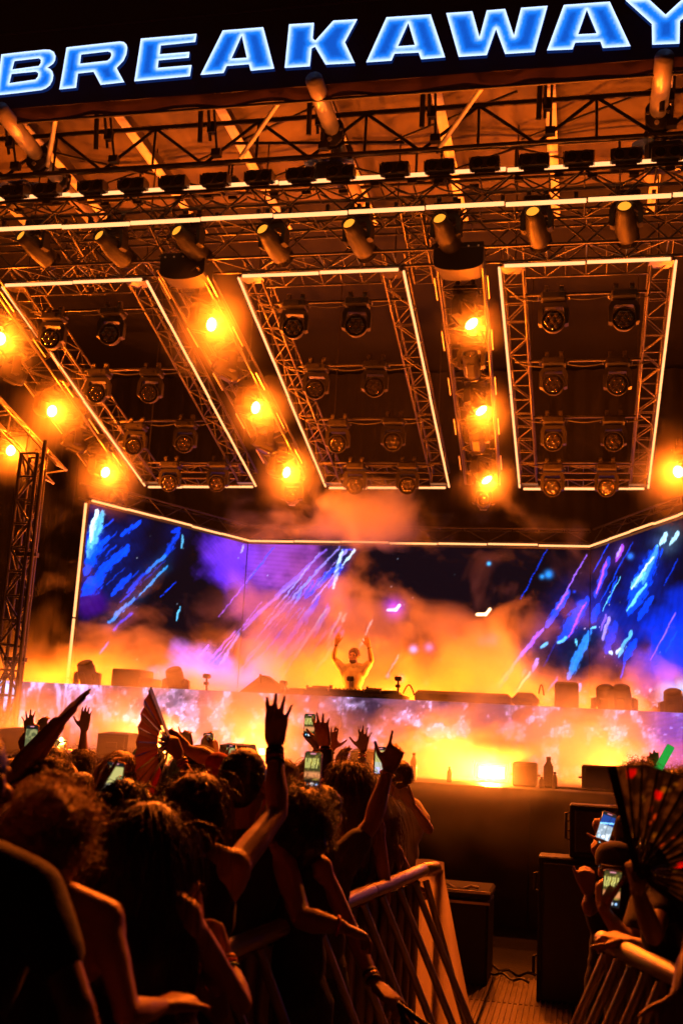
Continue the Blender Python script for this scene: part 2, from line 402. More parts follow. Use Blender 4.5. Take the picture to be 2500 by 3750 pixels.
# rafters running back under the fabric
RAFT = [-9.66, -8.12, -6.58, -5.04, -3.50, -1.97, -.46, 1.06]
words_n = ['first', 'second', 'third', 'fourth', 'fifth', 'sixth', 'seventh', 'eighth']
near_pipe = ['at the far edge of the roof', 'beside the pipe under the letter R', 'under the gap between letters R and E', 'under the first letter A', 'beside the middle pipe under letter K', 'under the letter W', 'under the last letter A', 'beside the last pipe under letter Y']
for i, x in enumerate(RAFT):
    t = thing('rafter', 'pale steel rafter running back under the roof, '+near_pipe[i], 'rafter', (x, 12.7, 10.5), 'rafters under the roof fabric')
    block('flange', (x, 14.9, 10.44), (.15, 4.0, .02), K['beam'], t)
    block('web', (x, 14.9, 10.56), (.03, 4.0, .22), K['roof'], t)
    # hinge hanger at the front end
    bar('hanger', (x-.03, 12.62, 10.45), (x-.05, 12.95, 9.85), .022, K['truss_metal'], t)
    bar('hanger', (x+.05, 12.62, 10.45), (x+.02, 13.05, 9.75), .018, K['truss_metal'], t)
    bar('pin_tube', (x-.10, 12.6, 10.35), (x-.12, 12.75, 9.72), .035, K['black_metal'], t)
    block('bracket', (x-.02, 12.9, 10.02), (.11, .09, .16), K['truss_metal'], t)
    block('latch', (x+.02, 13.05, 9.72), (.13, .10, .10), K['truss_metal'], t)
for i, (a, b, lab) in enumerate([((-7.15, 12.35, 9.97), (-7.62, 13.1, 9.72), 'flat steel brace slanting up beside the pipe under letter R'), ((-3.95, 12.35, 9.97), (-4.68, 13.1, 9.66), 'flat steel brace slanting up under letter K'),
                        ((-1.28, 12.35, 9.97), (-1.95, 13.2, 9.62), 'flat steel brace slanting up under letter W')]):
    o = bar('slant_brace', a, b, .035, K['beam'], None, 6); tag(o, lab, 'brace', 'slant braces at the roof front')
# crossing tension rods under the fabric
for i, (a, b, lab) in enumerate([((-9.2, 13.4, 10.55), (-6.9, 14.8, 10.5), 'thin black rod crossing the fabric under letter B'), ((-5.9, 14.6, 10.55), (-3.7, 13.3, 10.5), 'thin black rod crossing the fabric under the first letter A'),
                        ((-2.9, 14.4, 10.5), (-.9, 13.3, 10.5), 'thin black rod crossing the fabric under letter W'), ((-.9, 14.6, 10.55), (1.0, 13.4, 10.5), 'thin black rod crossing the fabric under the last letter A'),
                        ((-4.9, 13.2, 9.95), (-2.4, 13.25, 9.82), 'low black rod beside the middle pipe clamp')]):
    tag(bar('tension_rod', a, b, .022, K['black_truss'], None, 6), lab, 'rod', 'tension rods under the roof')
# three big roof pipes
for x, z0, lab in ((-7.8, 9.97, 'thick shiny roof pipe under the letters B and R'), (-3.39, 10.05, 'thick shiny roof pipe under the letter K'), (.92, 9.98, 'thick shiny roof pipe under the letter Y')):
    t = thing('roof_pipe', lab, 'pipe', (x, 12, z0), 'big roof pipes')
    y1 = 14.6 if x > 0 else 15.0
    mb = MB(); M, L = frame_to((x, 12.0, z0), (x, 13.02, z0-.06))
    mb.lathe([(.085, 0), (.085, .01), (.115, .0101), (.115, L)], M, 24); mb.build('outer_pipe', K['alu'], t, smooth=True)
    mb = MB(); mb.lathe([(.0, .012), (.088, .012)], M, 24); mb.build('pipe_mouth', K['plastic'], t)
    mb = MB(); M, L = frame_to((x, 13.0, z0-.06), (x, y1, z0-.14)); mb.lathe([(.10, 0), (.10, L)], M, 24); mb.build('inner_pipe', K['alu'], t, smooth=True)
    for yy, zz, s in ((13.10, z0-.10, 1.0), (13.75, z0-.09, 1.0)):
        mb = MB(); mb.prism([(-.16, .10), (-.12, .17), (.12, .17), (.16, .10), (.15, -.12), (.06, -.20), (-.06, -.20), (-.15, -.12)], .05, Matrix.Translation((x, yy, zz)) @ Matrix.Rotation(math.pi/2, 4, 'X'))
        mb.prism([(-.16, .10), (-.12, .17), (.12, .17), (.16, .10), (.15, -.12), (.06, -.20), (-.06, -.20), (-.15, -.12)], .03, Matrix.Translation((x, yy+.10, zz)) @ Matrix.Rotation(math.pi/2, 4, 'X'))
        c = mb.build('clamp', K['black_metal'], t)
        mb = MB(); mb.tube((x-.02, yy-.05, zz-.12), (x-.02, yy-.015, zz-.12), .03, .03, 10); mb.build('clamp_pin', K['alu'], c)
        for sx in (-1, 1):
            mb = MB(); mb.tube((x+sx*.13, yy-.04, zz+.02), (x+sx*.13, yy+.12, zz+.02), .022, .022, 8); mb.build('bolt', K['alu'], c)
# ================================================================== TRUSS BUILDER
def box_truss(parent, p, q, w, h, seg, cr=.025, br=.012, mt=None, up=(0, 0, 1), faces='tbfs'):
    """four chords and zigzag lacing as parts of parent"""
    mt = mt or K['truss_metal']; p, q = Vector(p), Vector(q); d = (q-p).normalized(); up = Vector(up); sd = d.cross(up).normalized(); up = sd.cross(d)
    c = [(p+sd*w*i/2+up*h*j/2, q+sd*w*i/2+up*h*j/2) for i, j in ((-1, 1), (1, 1), (1, -1), (-1, -1))]
    for a, b in c: bar('chord', a, b, cr, mt, parent, 8)
    for key, (i, j) in dict(t=(0, 1), f=(1, 2), b=(2, 3), s=(3, 0)).items():
        if key in faces: zig(parent, c[i][0], c[i][1], c[j][0], c[j][1], seg, br, mt, posts=key in 'bt', start=i % 2)
def led_line(parent, p, q, seg, r=.03, skip=None, gap=.012):
    p, q = Vector(p), Vector(q); L = (q-p).length; n = max(1, round(L/seg))
    for i in range(n):
        if skip and skip(i): continue
        a = p.lerp(q, i/n+gap/L); b = p.lerp(q, (i+1)/n-gap/L)
        off = Vector((0, 0, .008*((i*7) % 3-1)))
        bar('led_tube', a+off, b+off, r, LEDM, parent, 10)
# ------------------------------------------------------------------ front lighting truss with its light lines
FY = 13.2
ft = thing('front_truss', 'long black lighting truss across the stage front with bright light tubes', 'truss', (-3.5, FY+.25, 9.1))
box_truss(ft, (-10.5, FY+.32, 9.06), (3.2, FY+.32, 9.06), .5, .42, 30, .025, .013, K['black_truss'])
led_line(ft, (-10.5, FY, 8.80), (3.2, FY, 8.80), 1.02, .029)
led_line(ft, (-10.5, FY+.14, 9.375), (3.2, FY+.14, 9.375), 1.02, .028)
for i in range(28):                      # cable clutter and clamps
    x = -10.2+i*.48+random.uniform(-.1, .1)
    block('clamp', (x, FY+.07, 8.86+random.uniform(0, .05)), (.05, .08, .10), K['truss_metal'], ft)
    block('connector', (x+.2, FY+.08, 9.16+random.uniform(-.05, .08)), (.12, .08, .05), K['fixture'] if i % 3 else K['truss_metal'], ft)
mb = MB()
for i in range(26):
    x = -10.3+i*.52; mb.path([(x+.52*t, FY+.04+.03*math.sin(i), 9.12-.10*math.sin(math.pi*t)+.03*math.sin(i*1.7+t)) for t in np.linspace(0, 1, 7)], .012, 5)
tag(mb.build('cable', K['cable'], ft), kind='stuff')
# second truss behind carrying the profile lights
f2 = thing('profile_truss', 'black truss behind the front light line, carrying the row of profile lights', 'truss', (-3.5, 13.95, 8.75))
box_truss(f2, (-10.5, 14.0, 8.72), (3.2, 14.0, 8.72), .5, .5, 26, .022, .014, K['truss_metal'])
# short cross trusses tying the two together
for i, (x, lab) in enumerate(((-5.95, 'short cross truss behind the front light line, between the third and fourth profile light'), (-2.3, 'short cross truss behind the front light line, between the fifth and sixth profile light'), (-7.5, 'short cross truss behind the front light line, between the first and second profile light'))):
    t = thing('cross_truss', lab, 'truss', (x, 13.8, 8.9), 'short cross trusses')
    box_truss(t, (x, 13.45, 9.0), (x, 14.9, 8.6), .28, .28, 7, .02, .01, K['truss_metal'])
# audience blinders
BLK = []
def blinder_proto():
    t = thing('blinder', 'black two-lamp audience blinder', 'blinder', (0, 0, 0), 'audience blinders on the front truss')
    mb = MB(); mb.box((0, .05, 0), (.56, .20, .26), bev=.02); local(mb, 'housing', K['plastic'], t)
    for s in (-1, 1):
        M = Matrix.Translation((s*.135, -.052, .0)) @ Matrix.Rotation(math.pi/2, 4, 'X')
        mb = MB(); mb.lathe([(.118, 0), (.118, .03), (.10, .03), (.095, -.0), (.06, -.03), (.02, -.04)], M, 20)
        l = local(mb, 'lamp', K['fixture'], t, smooth=False)
        mb = MB(); mb.lathe([(.0, -.022), (.05, -.02), (.092, -.0)], M, 16); local(mb, 'lamp_glass', K['glassd'], l)
        mb = MB(); mb.prism([(-.10, -.16), (.10, -.16), (.10, .10), (.07, .14), (-.07, .14), (-.10, .10)], .012, Matrix.Translation((s*.29, .04, -.02)) @ Matrix.Rotation(math.pi/2, 4, 'Y')); local(mb, 'side_plate', K['plastic'], t)
    mb = MB(); mb.box((0, .05, -.165), (.40, .10, .05)); local(mb, 'foot', K['truss_metal'], t)
    return t
bl0 = blinder_proto()
BX = [(30, 465), (105, 465), (210, 462), (303, 455), (397, 448), (493, 442), (594, 438), (690, 432), (780, 425), (905, 422), (1008, 412), (1112, 408), (1225, 402), (1328, 397), (1437, 386), (1532, 380)]
ordn = ['first', 'second', 'third', 'fourth', 'fifth', 'sixth', 'seventh', 'eighth', 'ninth', 'tenth', 'eleventh', 'twelfth', 'thirteenth', 'fourteenth', 'fifteenth', 'sixteenth', 'seventeenth']
for i, (u, v) in enumerate(BX):
    P = atY(u, v, FY+.02)
    M = Matrix.Translation((P.x, FY+.0, 9.41)) @ Matrix.Rotation(.12, 4, 'X') @ Matrix.Scale(.68, 4)
    if i == 0: b = bl0; b.matrix_basis = M; WM[b.name] = M
    else: b = copy_tree(bl0, None, M)
    b['label'] = 'black two-lamp audience blinder on the front truss, %s counted from the letter B side' % ordn[i]
# ------------------------------------------------------------------ moving heads
def mover_proto(name, label, kind, on):
    t = thing(name, label, 'stage light', (0, 0, 0))
    mb = MB(); mb.box((0, 0, -.10), (.36, .26, .13), bev=.025); mb.box((0, -.135, -.10), (.16, .02, .06)); base = local(mb, 'base', K['fixture'], t)
    for s in (-1, 1):
        mb = MB(); mb.box((s*.11, 0, -.01), (.05, .09, .07)); mb.tube((s*.11-.03, 0, .05), (s*.11+.03, 0, .05), .045, .045, 10); local(mb, 'clamp', K['truss_metal'], t)
        mb = MB(); mb.path([(s*.185, -.06, -.09), (s*.215, -.05, -.10), (s*.215, .05, -.10), (s*.185, .06, -.09)], .012, 6); local(mb, 'handle', K['plastic'], base)
    mb = MB(); out = [(-.21, -.50), (-.215, -.28), (-.17, -.19), (.17, -.19), (.215, -.28), (.21, -.50), (.16, -.52), (.15, -.30), (.13, -.255), (-.13, -.255), (-.15, -.30), (-.16, -.52)]
    M = Matrix.Rotation(math.pi/2, 4, 'X'); mb.prism(out[:3]+out[9:], .13, M); mb.prism(out[2:4]+out[8:10], .13, M); mb.prism(out[3:9], .13, M)
    yk = local(mb, 'yoke', K['fixture'], t)
    # barrel about local z, pointing along -y after the turn
    T = Matrix.Translation((0, 0, 0)) @ Matrix.Rotation(math.pi/2, 4, 'X')
    if kind == 'beam':   prof = [(.05, -.25), (.115, -.235), (.135, -.15), (.14, .02), (.125, .14), (.12, .21), (.108, .22), (.10, .20)]; rl = .10
    elif kind == 'profile': prof = [(.06, -.38), (.14, -.36), (.155, -.2), (.15, 0), (.125, .16), (.105, .22), (.105, .34), (.09, .345), (.085, .31)]; rl = .085
    else: prof = [(.06, -.14), (.12, -.13), (.155, -.06), (.165, .03), (.17, .08), (.16, .09), (.152, .07)]; rl = .152
    mb = MB(); mb.lathe(prof, T, 24); mb.box((.145, 0, 0), (.03, .10, .10)); mb.box((-.145, 0, 0), (.03, .10, .10))
    hd = local(mb, 'head', K['fixture'], t, Matrix.Translation((0, 0, -.46)), smooth=True)
    zl = prof[-1][1]
    mb = MB(); mb.lathe([(.0, zl+.012), (rl*.6, zl+.008), (rl, zl)], T, 20)
    ln = local(mb, 'lens', LENS_ON if on == 2 else LENS_DIM if on == 1 else K['glassd'], hd, smooth=True)
    mb = MB()
    for a in range(5): mb.lathe([(prof[1][0]+.012, prof[1][1]+.012+a*.018), (prof[1][0]+.016, prof[1][1]+.02+a*.018)], T, 20)
    local(mb, 'cooling_rib', K['plastic'], hd)
    if kind == 'wash':
        mb = MB()
        for k in range(7):
            a = 2*math.pi*k/6; rr = 0 if k == 6 else .095
            mb.ell((rr*math.cos(a), -zl-.012, rr*math.sin(a)), (.034, .012, .034), nu=10, nv=5)
        local(mb, 'lens_cell', K['glassd'], hd, smooth=True)
    if kind == 'beam':
        for s in (-1, 1):
            mb = MB(); mb.box((0, .02, s*.142), (.13, .22, .03), bev=.012); local(mb, 'cover_panel', K['plastic'], hd)
    if kind == 'profile':
        ld = bpy.data.lights.new('profile_lamp', 'SPOT'); ld.energy = 2300; ld.color = (1, .145, .006); ld.shadow_soft_size = .10; ld.spot_size = math.radians(95); ld.spot_blend = .8
        lo = bpy.data.objects.new('profile_lamp', ld); reg(lo, hd, WM[hd.name] @ Matrix.Translation((0, -zl-.10, 0)) @ Matrix.Rotation(.75-math.pi/2, 4, 'X'))
    if on == 2:
        ld = bpy.data.lights.new('lens_lamp', 'POINT'); ld.energy = 500; ld.color = ORANGE; ld.shadow_soft_size = .07
        lo = bpy.data.objects.new('lens_lamp', ld); reg(lo, hd, WM[hd.name] @ Matrix.Translation((0, -zl-.06, 0)))
    return t
def put_mover(proto, pivot, d, label, group, first=False, floor=False):
    """hang a copy so that its head pivots at pivot and looks along d"""
    d = Vector(d).normalized()
    if first: t = proto
    else: t = copy_tree(proto)
    pan = math.atan2(d.x, -d.y); tilt = math.asin(max(-1, min(1, -d.z)))
    M = Matrix.Translation(Vector(pivot)+Vector((0, 0, -.46 if floor else .46)))
    if floor: M = M @ Matrix.Rotation(math.pi, 4, 'X')
    t.matrix_basis = M; WM[t.name] = M
    for ch in t.children:
        n0 = ch.name.split('.')[0]
        if n0 == 'yoke': ch.matrix_basis = Matrix.Rotation(pan, 4, 'Z')
        if n0 == 'head': ch.matrix_basis = Matrix.Translation((0, 0, -.46)) @ Matrix.Rotation(pan if not floor else -pan+math.pi, 4, 'Z') @ Matrix.Rotation(tilt, 4, 'X')
    t['label'] = label; t['group'] = group; return t
P_BEAM = mover_proto('moving_light', 'x', 'beam', 2); P_BOFF = mover_proto('moving_light', 'x', 'beam', 0)
P_PROF = mover_proto('profile_light', 'x', 'profile', 1); P_WASH = mover_proto('wash_light', 'x', 'wash', 0)
used = set()
def put(proto, *a, **k):
    f = proto.name not in used; used.add(proto.name); return put_mover(proto, *a, first=f, **k)
# profile lights along the front
PR = [(85, 572, .55, 1), (262, 572, .5, 1), (437, 562, .45, 1), (628, 560, .2, 1), (822, 548, .1, 1), (1024, 538, -.05, 1), (1232, 523, -.15, 1), (1437, 512, -.25, 1)]
for i, (u, v, dx, on) in enumerate(PR):
    P = atY(u, v, 13.55)
    put(P_PROF, P, (-.18-dx*.3, -.93, .24), 'grey profile light with amber lens on the front truss, %s counted from the mast side' % ordn[i], 'profile lights on the front truss')
# columns of bright and dark moving heads
def column(name, pts, where):
    k = 0
    for i, (u, v, on) in enumerate(pts):
        P = atS(u, v, .5)
        if on: d = (.86, -.40, -.30)
        else: d = (-.62, -.70, .22)
        put(P_BEAM if on else P_BOFF, P, d, ('glaring amber moving light ' if on else 'unlit dark moving light ')+where+', %s from front' % ordn[i], 'moving lights in columns')
column('A', [(-15, 775, 1), (28, 858, 0), (105, 940, 1), (170, 1018, 0), (228, 1080, 1)], 'between the mast and the first light frame')
column('Z', [(12, 1030, 1), (68, 1090, 0)], 'hanging over the mast top')
column('B', [(465, 742, 1), (520, 850, 0), (568, 932, 1), (606, 1018, 0), (640, 1080, 1)], 'between the first and second light frame')
for i, (u, v, on) in enumerate([(1066, 725, 1), (1082, 838, 0), (1090, 925, 1), (1095, 1010, 0), (1104, 1085, 1)]):
    put(P_BEAM if on else P_BOFF, atS(u, v, .5), (.55, -.35, -.76) if on else (-.05, -.80, .60), ('amber moving light' if on else 'unlit dark moving light')+' between the second and third light frame, %s from front' % ordn[i], 'moving lights in columns')
put(P_BEAM, atS(1572, 1080, .5), (-.6, -.7, -.3), 'glaring amber moving light beyond the third light frame at the picture edge', 'moving lights in columns')
for i, (u, v, lab) in enumerate([(268, 1142, 'small dark moving light under the last glaring light beside the screen corner'), (670, 1142, 'small dark moving light under the last glaring light between the first two frames'), (1110, 1152, 'small moving light with a round amber lens under the ladder frame')]):
    put(P_BOFF, atS(u, v, .5), (.1, -.95, -.1), lab, 'moving lights in columns')
# ladder frames that carry the columns
def ladder(label, pts, w, seg, boxed=False):
    (u0, v0), (u1, v1) = pts
    p, q = atS(u0, v0, .12), atS(u1, v1, .12)
    t = thing('ladder_truss', label, 'truss', p, 'ladder trusses between the light frames')
    box_truss(t, p, q, w, .24, seg, .022, .010, K['truss_metal'], up=(0, .27, .96), faces='tb')
    for s in (-1, 1):
        for k in range(5):
            a = p.lerp(q, (k+.15)/5); b = p.lerp(q, (k+.55)/5); o = Vector((s*(w/2+.06), 0, -.10))
            bar('side_rail', a+o, b+o, .011, K['alu'], t, 8)
    return t
ladder('narrow black ladder truss running back between the first and second light frame', [(410, 600), (668, 1085)], .62, 14)
ladder('narrow black ladder truss running back beside the first light frame over the mast', [(-60, 640), (262, 1090)], .62, 14)
ladder('narrow black ladder truss running back between the second and third light frame', [(1056, 600), (1108, 1100)], .62, 14)
for u, v, lab in ((1055, 607, 'black half-round motor box at the front of the ladder truss beside the third frame'), (428, 628, 'black half-round motor box at the front of the ladder truss beside the first frame')):
    P = atS(u, v, .15); t = thing('motor_box', lab, 'box', P, 'motor boxes')
    mb = MB(); ar = [(.34*math.cos(a), -.06-.11*math.sin(a)) for a in np.linspace(0, math.pi, 11)]; mb.prism([(.34, .24), (-.34, .24)]+[(-x, y) for x, y in ar], .36, Matrix.Translation(P) @ Matrix.Rotation(math.pi/2, 4, 'X')); mb.build('housing', K['banner'], t)
    for k in range(5):
        mb = MB(); x = -.27+.135*k; mb.tube(P+Vector((x, -.19, .18)), P+Vector((x, -.18, .18)), .014, .014, 8); mb.build('bolt', K['alu'], t)
# ------------------------------------------------------------------ three hanging light frames
FR = [(-8.79, -6.40, 'beside the mast'), (-4.96, -2.50, 'under the letters A and K'), (-1.15, 1.22, 'under the letters W, A and Y')]
FN = ['first', 'second', 'third']
def sp(x, s, h=0.0): return Vector((SL0+SLD*s+SLN*h))+Vector((x, 0, 0))
WPOS = [[(120, 780), (255, 770), (225, 905), (345, 905), (310, 1025), (425, 1020), (390, 1110), (500, 1110)],
        [(675, 755), (818, 750), (725, 895), (860, 890), (775, 1020), (902, 1015), (815, 1115), (935, 1115)],
        [(1270, 740), (1432, 735), (1270, 885), (1417, 885), (1270, 1015), (1408, 1015), (1268, 1120), (1392, 1120)]]
for k, (x0, x1, lab) in enumerate(FR):
    t = thing('lighting_rig', 'sloping truss frame outlined in bright light tubes, '+lab, 'light frame', sp((x0+x1)/2, 3.2), 'hanging light frames')
    L = 6.43; up = tuple(SLN*(-1 if SLN[2] < 0 else 1)); hh = .18
    U = Vector(up)
    for x, s in ((x0+.17, 1), (x1-.17, -1)): box_truss(t, sp(x, .0)+U*hh, sp(x, L)+U*hh, .30, .30, 15, .02, .009, K['truss_metal'], up=up, faces='tbfs')
    box_truss(t, sp(x0+.35, .15)+U*hh, sp(x1-.35, .15)+U*hh, .28, .30, 6, .02, .009, K['truss_metal'], up=up, faces='tbf')
    box_truss(t, sp(x0+.35, L-.15)+U*hh, sp(x1-.35, L-.15)+U*hh, .28, .30, 6, .02, .009, K['truss_metal'], up=up, faces='tb')
    led_line(t, sp(x0, 0), sp(x0, L), 1.07, .019); led_line(t, sp(x1, 0), sp(x1, L), 1.07, .019)
    led_line(t, sp(x0+.06, -.02), sp(x1-.06, -.02), 1.1, .024); led_line(t, sp(x0+.06, L+.02), sp(x1-.06, L+.02), .8, .022)
    for c, (xx, ss) in enumerate(((x0+.18, .1), (x1-.18, .1), (x0+.18, L-.1), (x1-.18, L-.1))):
        mb = MB(); mb.prism([(-.17, -.12), (.17, -.12), (.17, .05), (.08, .14), (-.08, .14), (-.17, .05)], .015, Matrix.Translation(sp(xx, ss)+U*.02)); mb.build('corner_plate', K['truss_metal'], t)
    for j, s in enumerate((.75, 2.4, 4.05, 5.6)):
        bar('cross_bar', sp(x0+.1, s)+U*.08, sp(x1-.1, s)+U*.08, .025, K['black_truss'], t)
        mb = MB(); mb.path([(x0+.2+(x1-x0-.4)*q, *(sp(0, s)+U*(.03-.06*abs(math.sin(q*9.4))))[1:]) for q in np.linspace(0, 1, 20)], .010, 5); mb.build('cable', K['cable'], t)
    for s, q in ((.3, 0), (.3, 1), (5.9, 0), (5.9, 1)):
        b = sp((x0+.2) if q == 0 else (x1-.2), s)+U*.33; bar('hoist_chain', b, (b.x, b.y, 10.8), .012, K['truss_metal'], t, 5)
    for j, (u, v) in enumerate(WPOS[k]):
        P = atS(u, v, .45)
        put(P_WASH, P, (.10 if k < 2 else -.02, -.93, -.12-.04*(j//2)), 'round unlit wash light in the %s light frame, %s row from the front, %s side' % (FN[k], ordn[j//2], 'mast' if j % 2 == 0 else 'far'), 'wash lights in the frames')
# chain hoists and tarps on the front truss
for i, (u, v, tarp, lab) in enumerate([(45, 452, 1, 'black hoist motor with a dark blue cover beside the thick pipe under letter B'), (757, 402, 1, 'hoist motor wrapped in a crumpled blue tarp under the middle pipe'), (1525, 362, 1, 'big hoist motor under a black and blue cover under the last pipe'), (1012, 405, 0, 'small black hoist motor hanging on a chain under letter W'), (530, 425, 0, 'small black hoist motor hanging on a chain under the first letter A')]):
    P = atY(u, v, 13.55); t = thing('hoist_motor', lab, 'hoist', P, 'hoist motors')
    s = 1.5 if i == 2 else 1.25 if tarp else .8
    mb = MB(); mb.box(P, (.34*s, .26, .26*s), bev=.05); mb.build('motor_body', K['plastic'], t)
    ch = MB(); zc = P.z+.15
    while zc < 9.9:
        ch.ell((P.x, P.y, zc), (.022, .012, .032), nu=6, nv=4); zc += .055
    ch.build('chain', K['truss_metal'], t)
    if tarp:
        mb = MB(); vv = []
        for a in range(13):
            for b in range(9):
                x = (a/12-.5)*.56*s; y = (b/8-.5)*.36; e = max(0, abs(a/12-.5)*2-.5)+max(0, abs(b/8-.5)*2-.6)
                vv.append(P+Vector((x, y, .17*s-.10*e*s+.05*noise.noise((x*7, y*7, i)))))
        mb.add(vv, [(a*9+b, a*9+b+1, (a+1)*9+b+1, (a+1)*9+b) for a in range(12) for b in range(8)]); mb.build('tarp', K['tarp'], t)
# ------------------------------------------------------------------ mast and the small truss above it
mt_ = thing('lighting_mast', 'slim truss mast with shiny pipe standing at the stage side', 'mast', (-8.25, 15, 1.4))
box_truss(mt_, (-8.42, 15.1, 1.42), (-8.42, 15.1, 5.9), .28, .28, 12, .03, .018, K['truss_metal'], up=(0, 1, 0))
bar('pipe', (-8.17, 14.95, 1.42), (-8.17, 14.95, 6.1), .034, K['truss_metal'], mt_, 12)
for z in (2.7, 4.3): mb = MB(); mb.box((-8.28, 15.0, z), (.34, .1, .06)); mb.build('strap', K['plastic'], mt_)
t = thing('side_truss', 'short light truss slanting over the mast top', 'truss', atY(60, 1000, 15.2), 'side trusses')
box_truss(t, atY(-40, 905, 15.4), atY(128, 1090, 15.4), .32, .3, 8, .02, .010, K['rail'])
# ================================================================== SCREENS
ZT = 6.02
SLx, SRx, SYc = -7.31, .20, 23.0
PL = (-9.24, 18.89); PRr = (2.13, 18.89)
def vnoise(x, y, seed=0):
    rng = np.random.default_rng(seed); T = rng.random((128, 128)); xi = np.floor(x).astype(int); yi = np.floor(y).astype(int); fx = x-xi; fy = y-yi
    fx = fx*fx*(3-2*fx); fy = fy*fy*(3-2*fy); a = T[yi % 128, xi % 128]; b = T[yi % 128, (xi+1) % 128]; c = T[(yi+1) % 128, xi % 128]; d = T[(yi+1) % 128, (xi+1) % 128]
    return (a*(1-fx)+b*fx)*(1-fy)+(c*(1-fx)+d*fx)*fy
def fbm(x, y, seed=0, o=4): return sum(vnoise(x*2**k, y*2**k, seed+k)*.5**(k+1) for k in range(o))/(1-.5**o)
def ss(a, b, x): t = np.clip((x-a)/(b-a), 0, 1); return t*t*(3-2*t)
def L7(x, y): return (x/2, 1129+y/2)
def L8(x, y): return (784+x/2, 1129+y/2)
W_ = (.55, .8, 1.0); CY = (.12, .55, 1.0); BL = (.0, .05, .95); DB = (.0, .02, .45); VI = (.28, .12, .95); MG = (.34, .05, .8); LV = (.34, .27, 1.0)
STR = []  # (p, q, width, colour, gain, ragged)
for a, b, w, c, g_, rg in [((500,205),(395,330),26,BL,1,.6),((445,85),(415,235),20,W_,1.4,.5),((470,95),(408,300),48,CY,.7,.5),((440,250),(395,380),50,BL,1,.5),((590,250),(385,450),46,BL,.9,.7),((470,400),(385,470),60,BL,.7,.6),((600,380),(515,475),26,BL,.8,.8),((645,135),(558,205),20,BL,1,.8),((590,260),(560,300),22,BL,.8,.8),((830,170),(790,185),22,DB,1.3,.7),
        ((825,185),(760,300),24,BL,.55,.9),((770,340),(640,480),9,(.02,.3,.9),.8,.8),((765,290),(670,375),14,(.02,.2,.9),.8,.9),((690,350),(585,465),18,BL,.6,.9),((618,490),(500,605),18,(.05,.25,.9),.8,1),((605,560),(520,635),12,BL,.6,1),((826,528),(812,590),6,CY,.8,.6),((840,200),(835,262),6,CY,.6,.6),
        ((500,690),(455,750),5,VI,.6,.6),((960,705),(900,775),8,VI,.9,.5),((1120,245),(1105,280),7,LV,1,.4),((1500,265),(1120,620),14,VI,.5,.5),((1560,255),(1200,645),9,LV,.55,.5),((1420,350),(1110,640),10,VI,.5,.5),((1390,390),(1180,560),8,LV,.35,.5),((1570,270),(1530,450),16,W_,.8,.9),((1560,330),(1400,490),22,BL,.8,.8),((1500,370),(1430,470),20,BL,.8,.8),
        ((1440,520),(1270,760),22,BL,.9,.8),((1505,520),(1440,680),16,BL,.8,.9),((1500,540),(1290,860),8,W_,.8,1),((1400,650),(1280,810),26,BL,.7,.8),((1460,600),(1380,720),18,VI,.5,.8),((1100,650),(1010,800),12,LV,.45,.6),((1080,640),(950,790),10,VI,.5,.6),((1200,690),(1120,790),8,LV,.4,.6),((1568,560),(1500,690),10,W_,1,1.2),((1545,690),(1510,740),14,W_,1,.8),((1510,740),(1440,840),10,W_,1,.6)]:
    STR.append((L7(*a), L7(*b), w/2, c, g_, rg))
for a, b, w, c, g_, rg in [((1545,185),(1505,250),16,(.4,.75,1.0),.9,.7),((1490,190),(1465,245),24,(.4,.75,1.0),1.0,.7),((1450,250),(1380,420),24,CY,1.2,.3),((1445,260),(1320,560),70,BL,.9,.4),((1430,300),(1330,450),10,W_,1,.8),((1390,370),(1330,440),30,CY,.7,1),((1400,420),(1310,550),12,CY,1,.7),((1425,480),(1360,590),30,BL,.7,.6),((1290,245),(1258,322),18,MG,1,.3),((1280,255),(1262,300),8,LV,1,.3),((1228,300),(1162,485),26,BL,.8,.4),((1215,320),(1170,470),8,MG,1.3,.3),
        ((1045,455),(940,625),30,BL,1,.4),((1040,462),(985,540),9,MG,1,.3),((1130,490),(1000,690),56,BL,.8,.4),((1120,510),(1045,665),8,MG,1.1,.3),((1030,665),(990,700),14,CY,.8,.9),((1070,675),(1078,705),6,CY,1,.5),((1140,640),(1040,860),40,(.02,.2,.95),.9,.4),((1165,622),(1140,628),5,CY,1,.4),((1262,390),(1225,515),5,BL,1,.3),((1475,265),(1462,300),5,BL,1,.3),((1180,520),(1150,600),30,BL,.7,.4),
        ((1215,565),(1190,640),10,VI,.7,.4),((1230,575),(1200,680),14,LV,.9,.4),((1255,600),(1215,740),50,DB,1.2,.5),((1330,640),(1270,760),16,CY,.7,.7),((1350,680),(1300,770),34,BL,.8,.5),((1225,730),(1240,750),8,W_,1,.8),((1260,745),(1280,720),8,W_,1,.9),((1300,770),(1280,860),6,BL,.8,.3),
        ((925,630),(820,760),16,VI,.9,.6),((830,740),(715,915),14,VI,.9,.6),((900,640),(870,720),9,MG,.8,.5),((945,690),(915,715),10,CY,.8,.9),((760,830),(705,905),8,W_,.9,.8),((900,765),(875,830),18,LV,.9,.5),((865,830),(808,915),12,W_,1,.5),((840,820),(830,850),10,LV,.5,.8),((990,855),(940,930),6,VI,.8,.5),((690,880),(670,915),10,LV,.7,.8),((1095,880),(1085,920),12,LV,.8,.8),((5,600),(25,560),8,W_,.9,.9),((140,590),(85,720),5,W_,.8,1),((0,270),(60,265),4,BL,.7,.9),((60,265),(0,350),8,W_,.8,.9),((25,268),(0,300),8,LV,.8,.9),((262,750),(215,840),4,LV,.7,1.2)]:
    STR.append((L8(*a), L8(*b), w/2, c, g_, rg))
rs = np.random.default_rng(12)
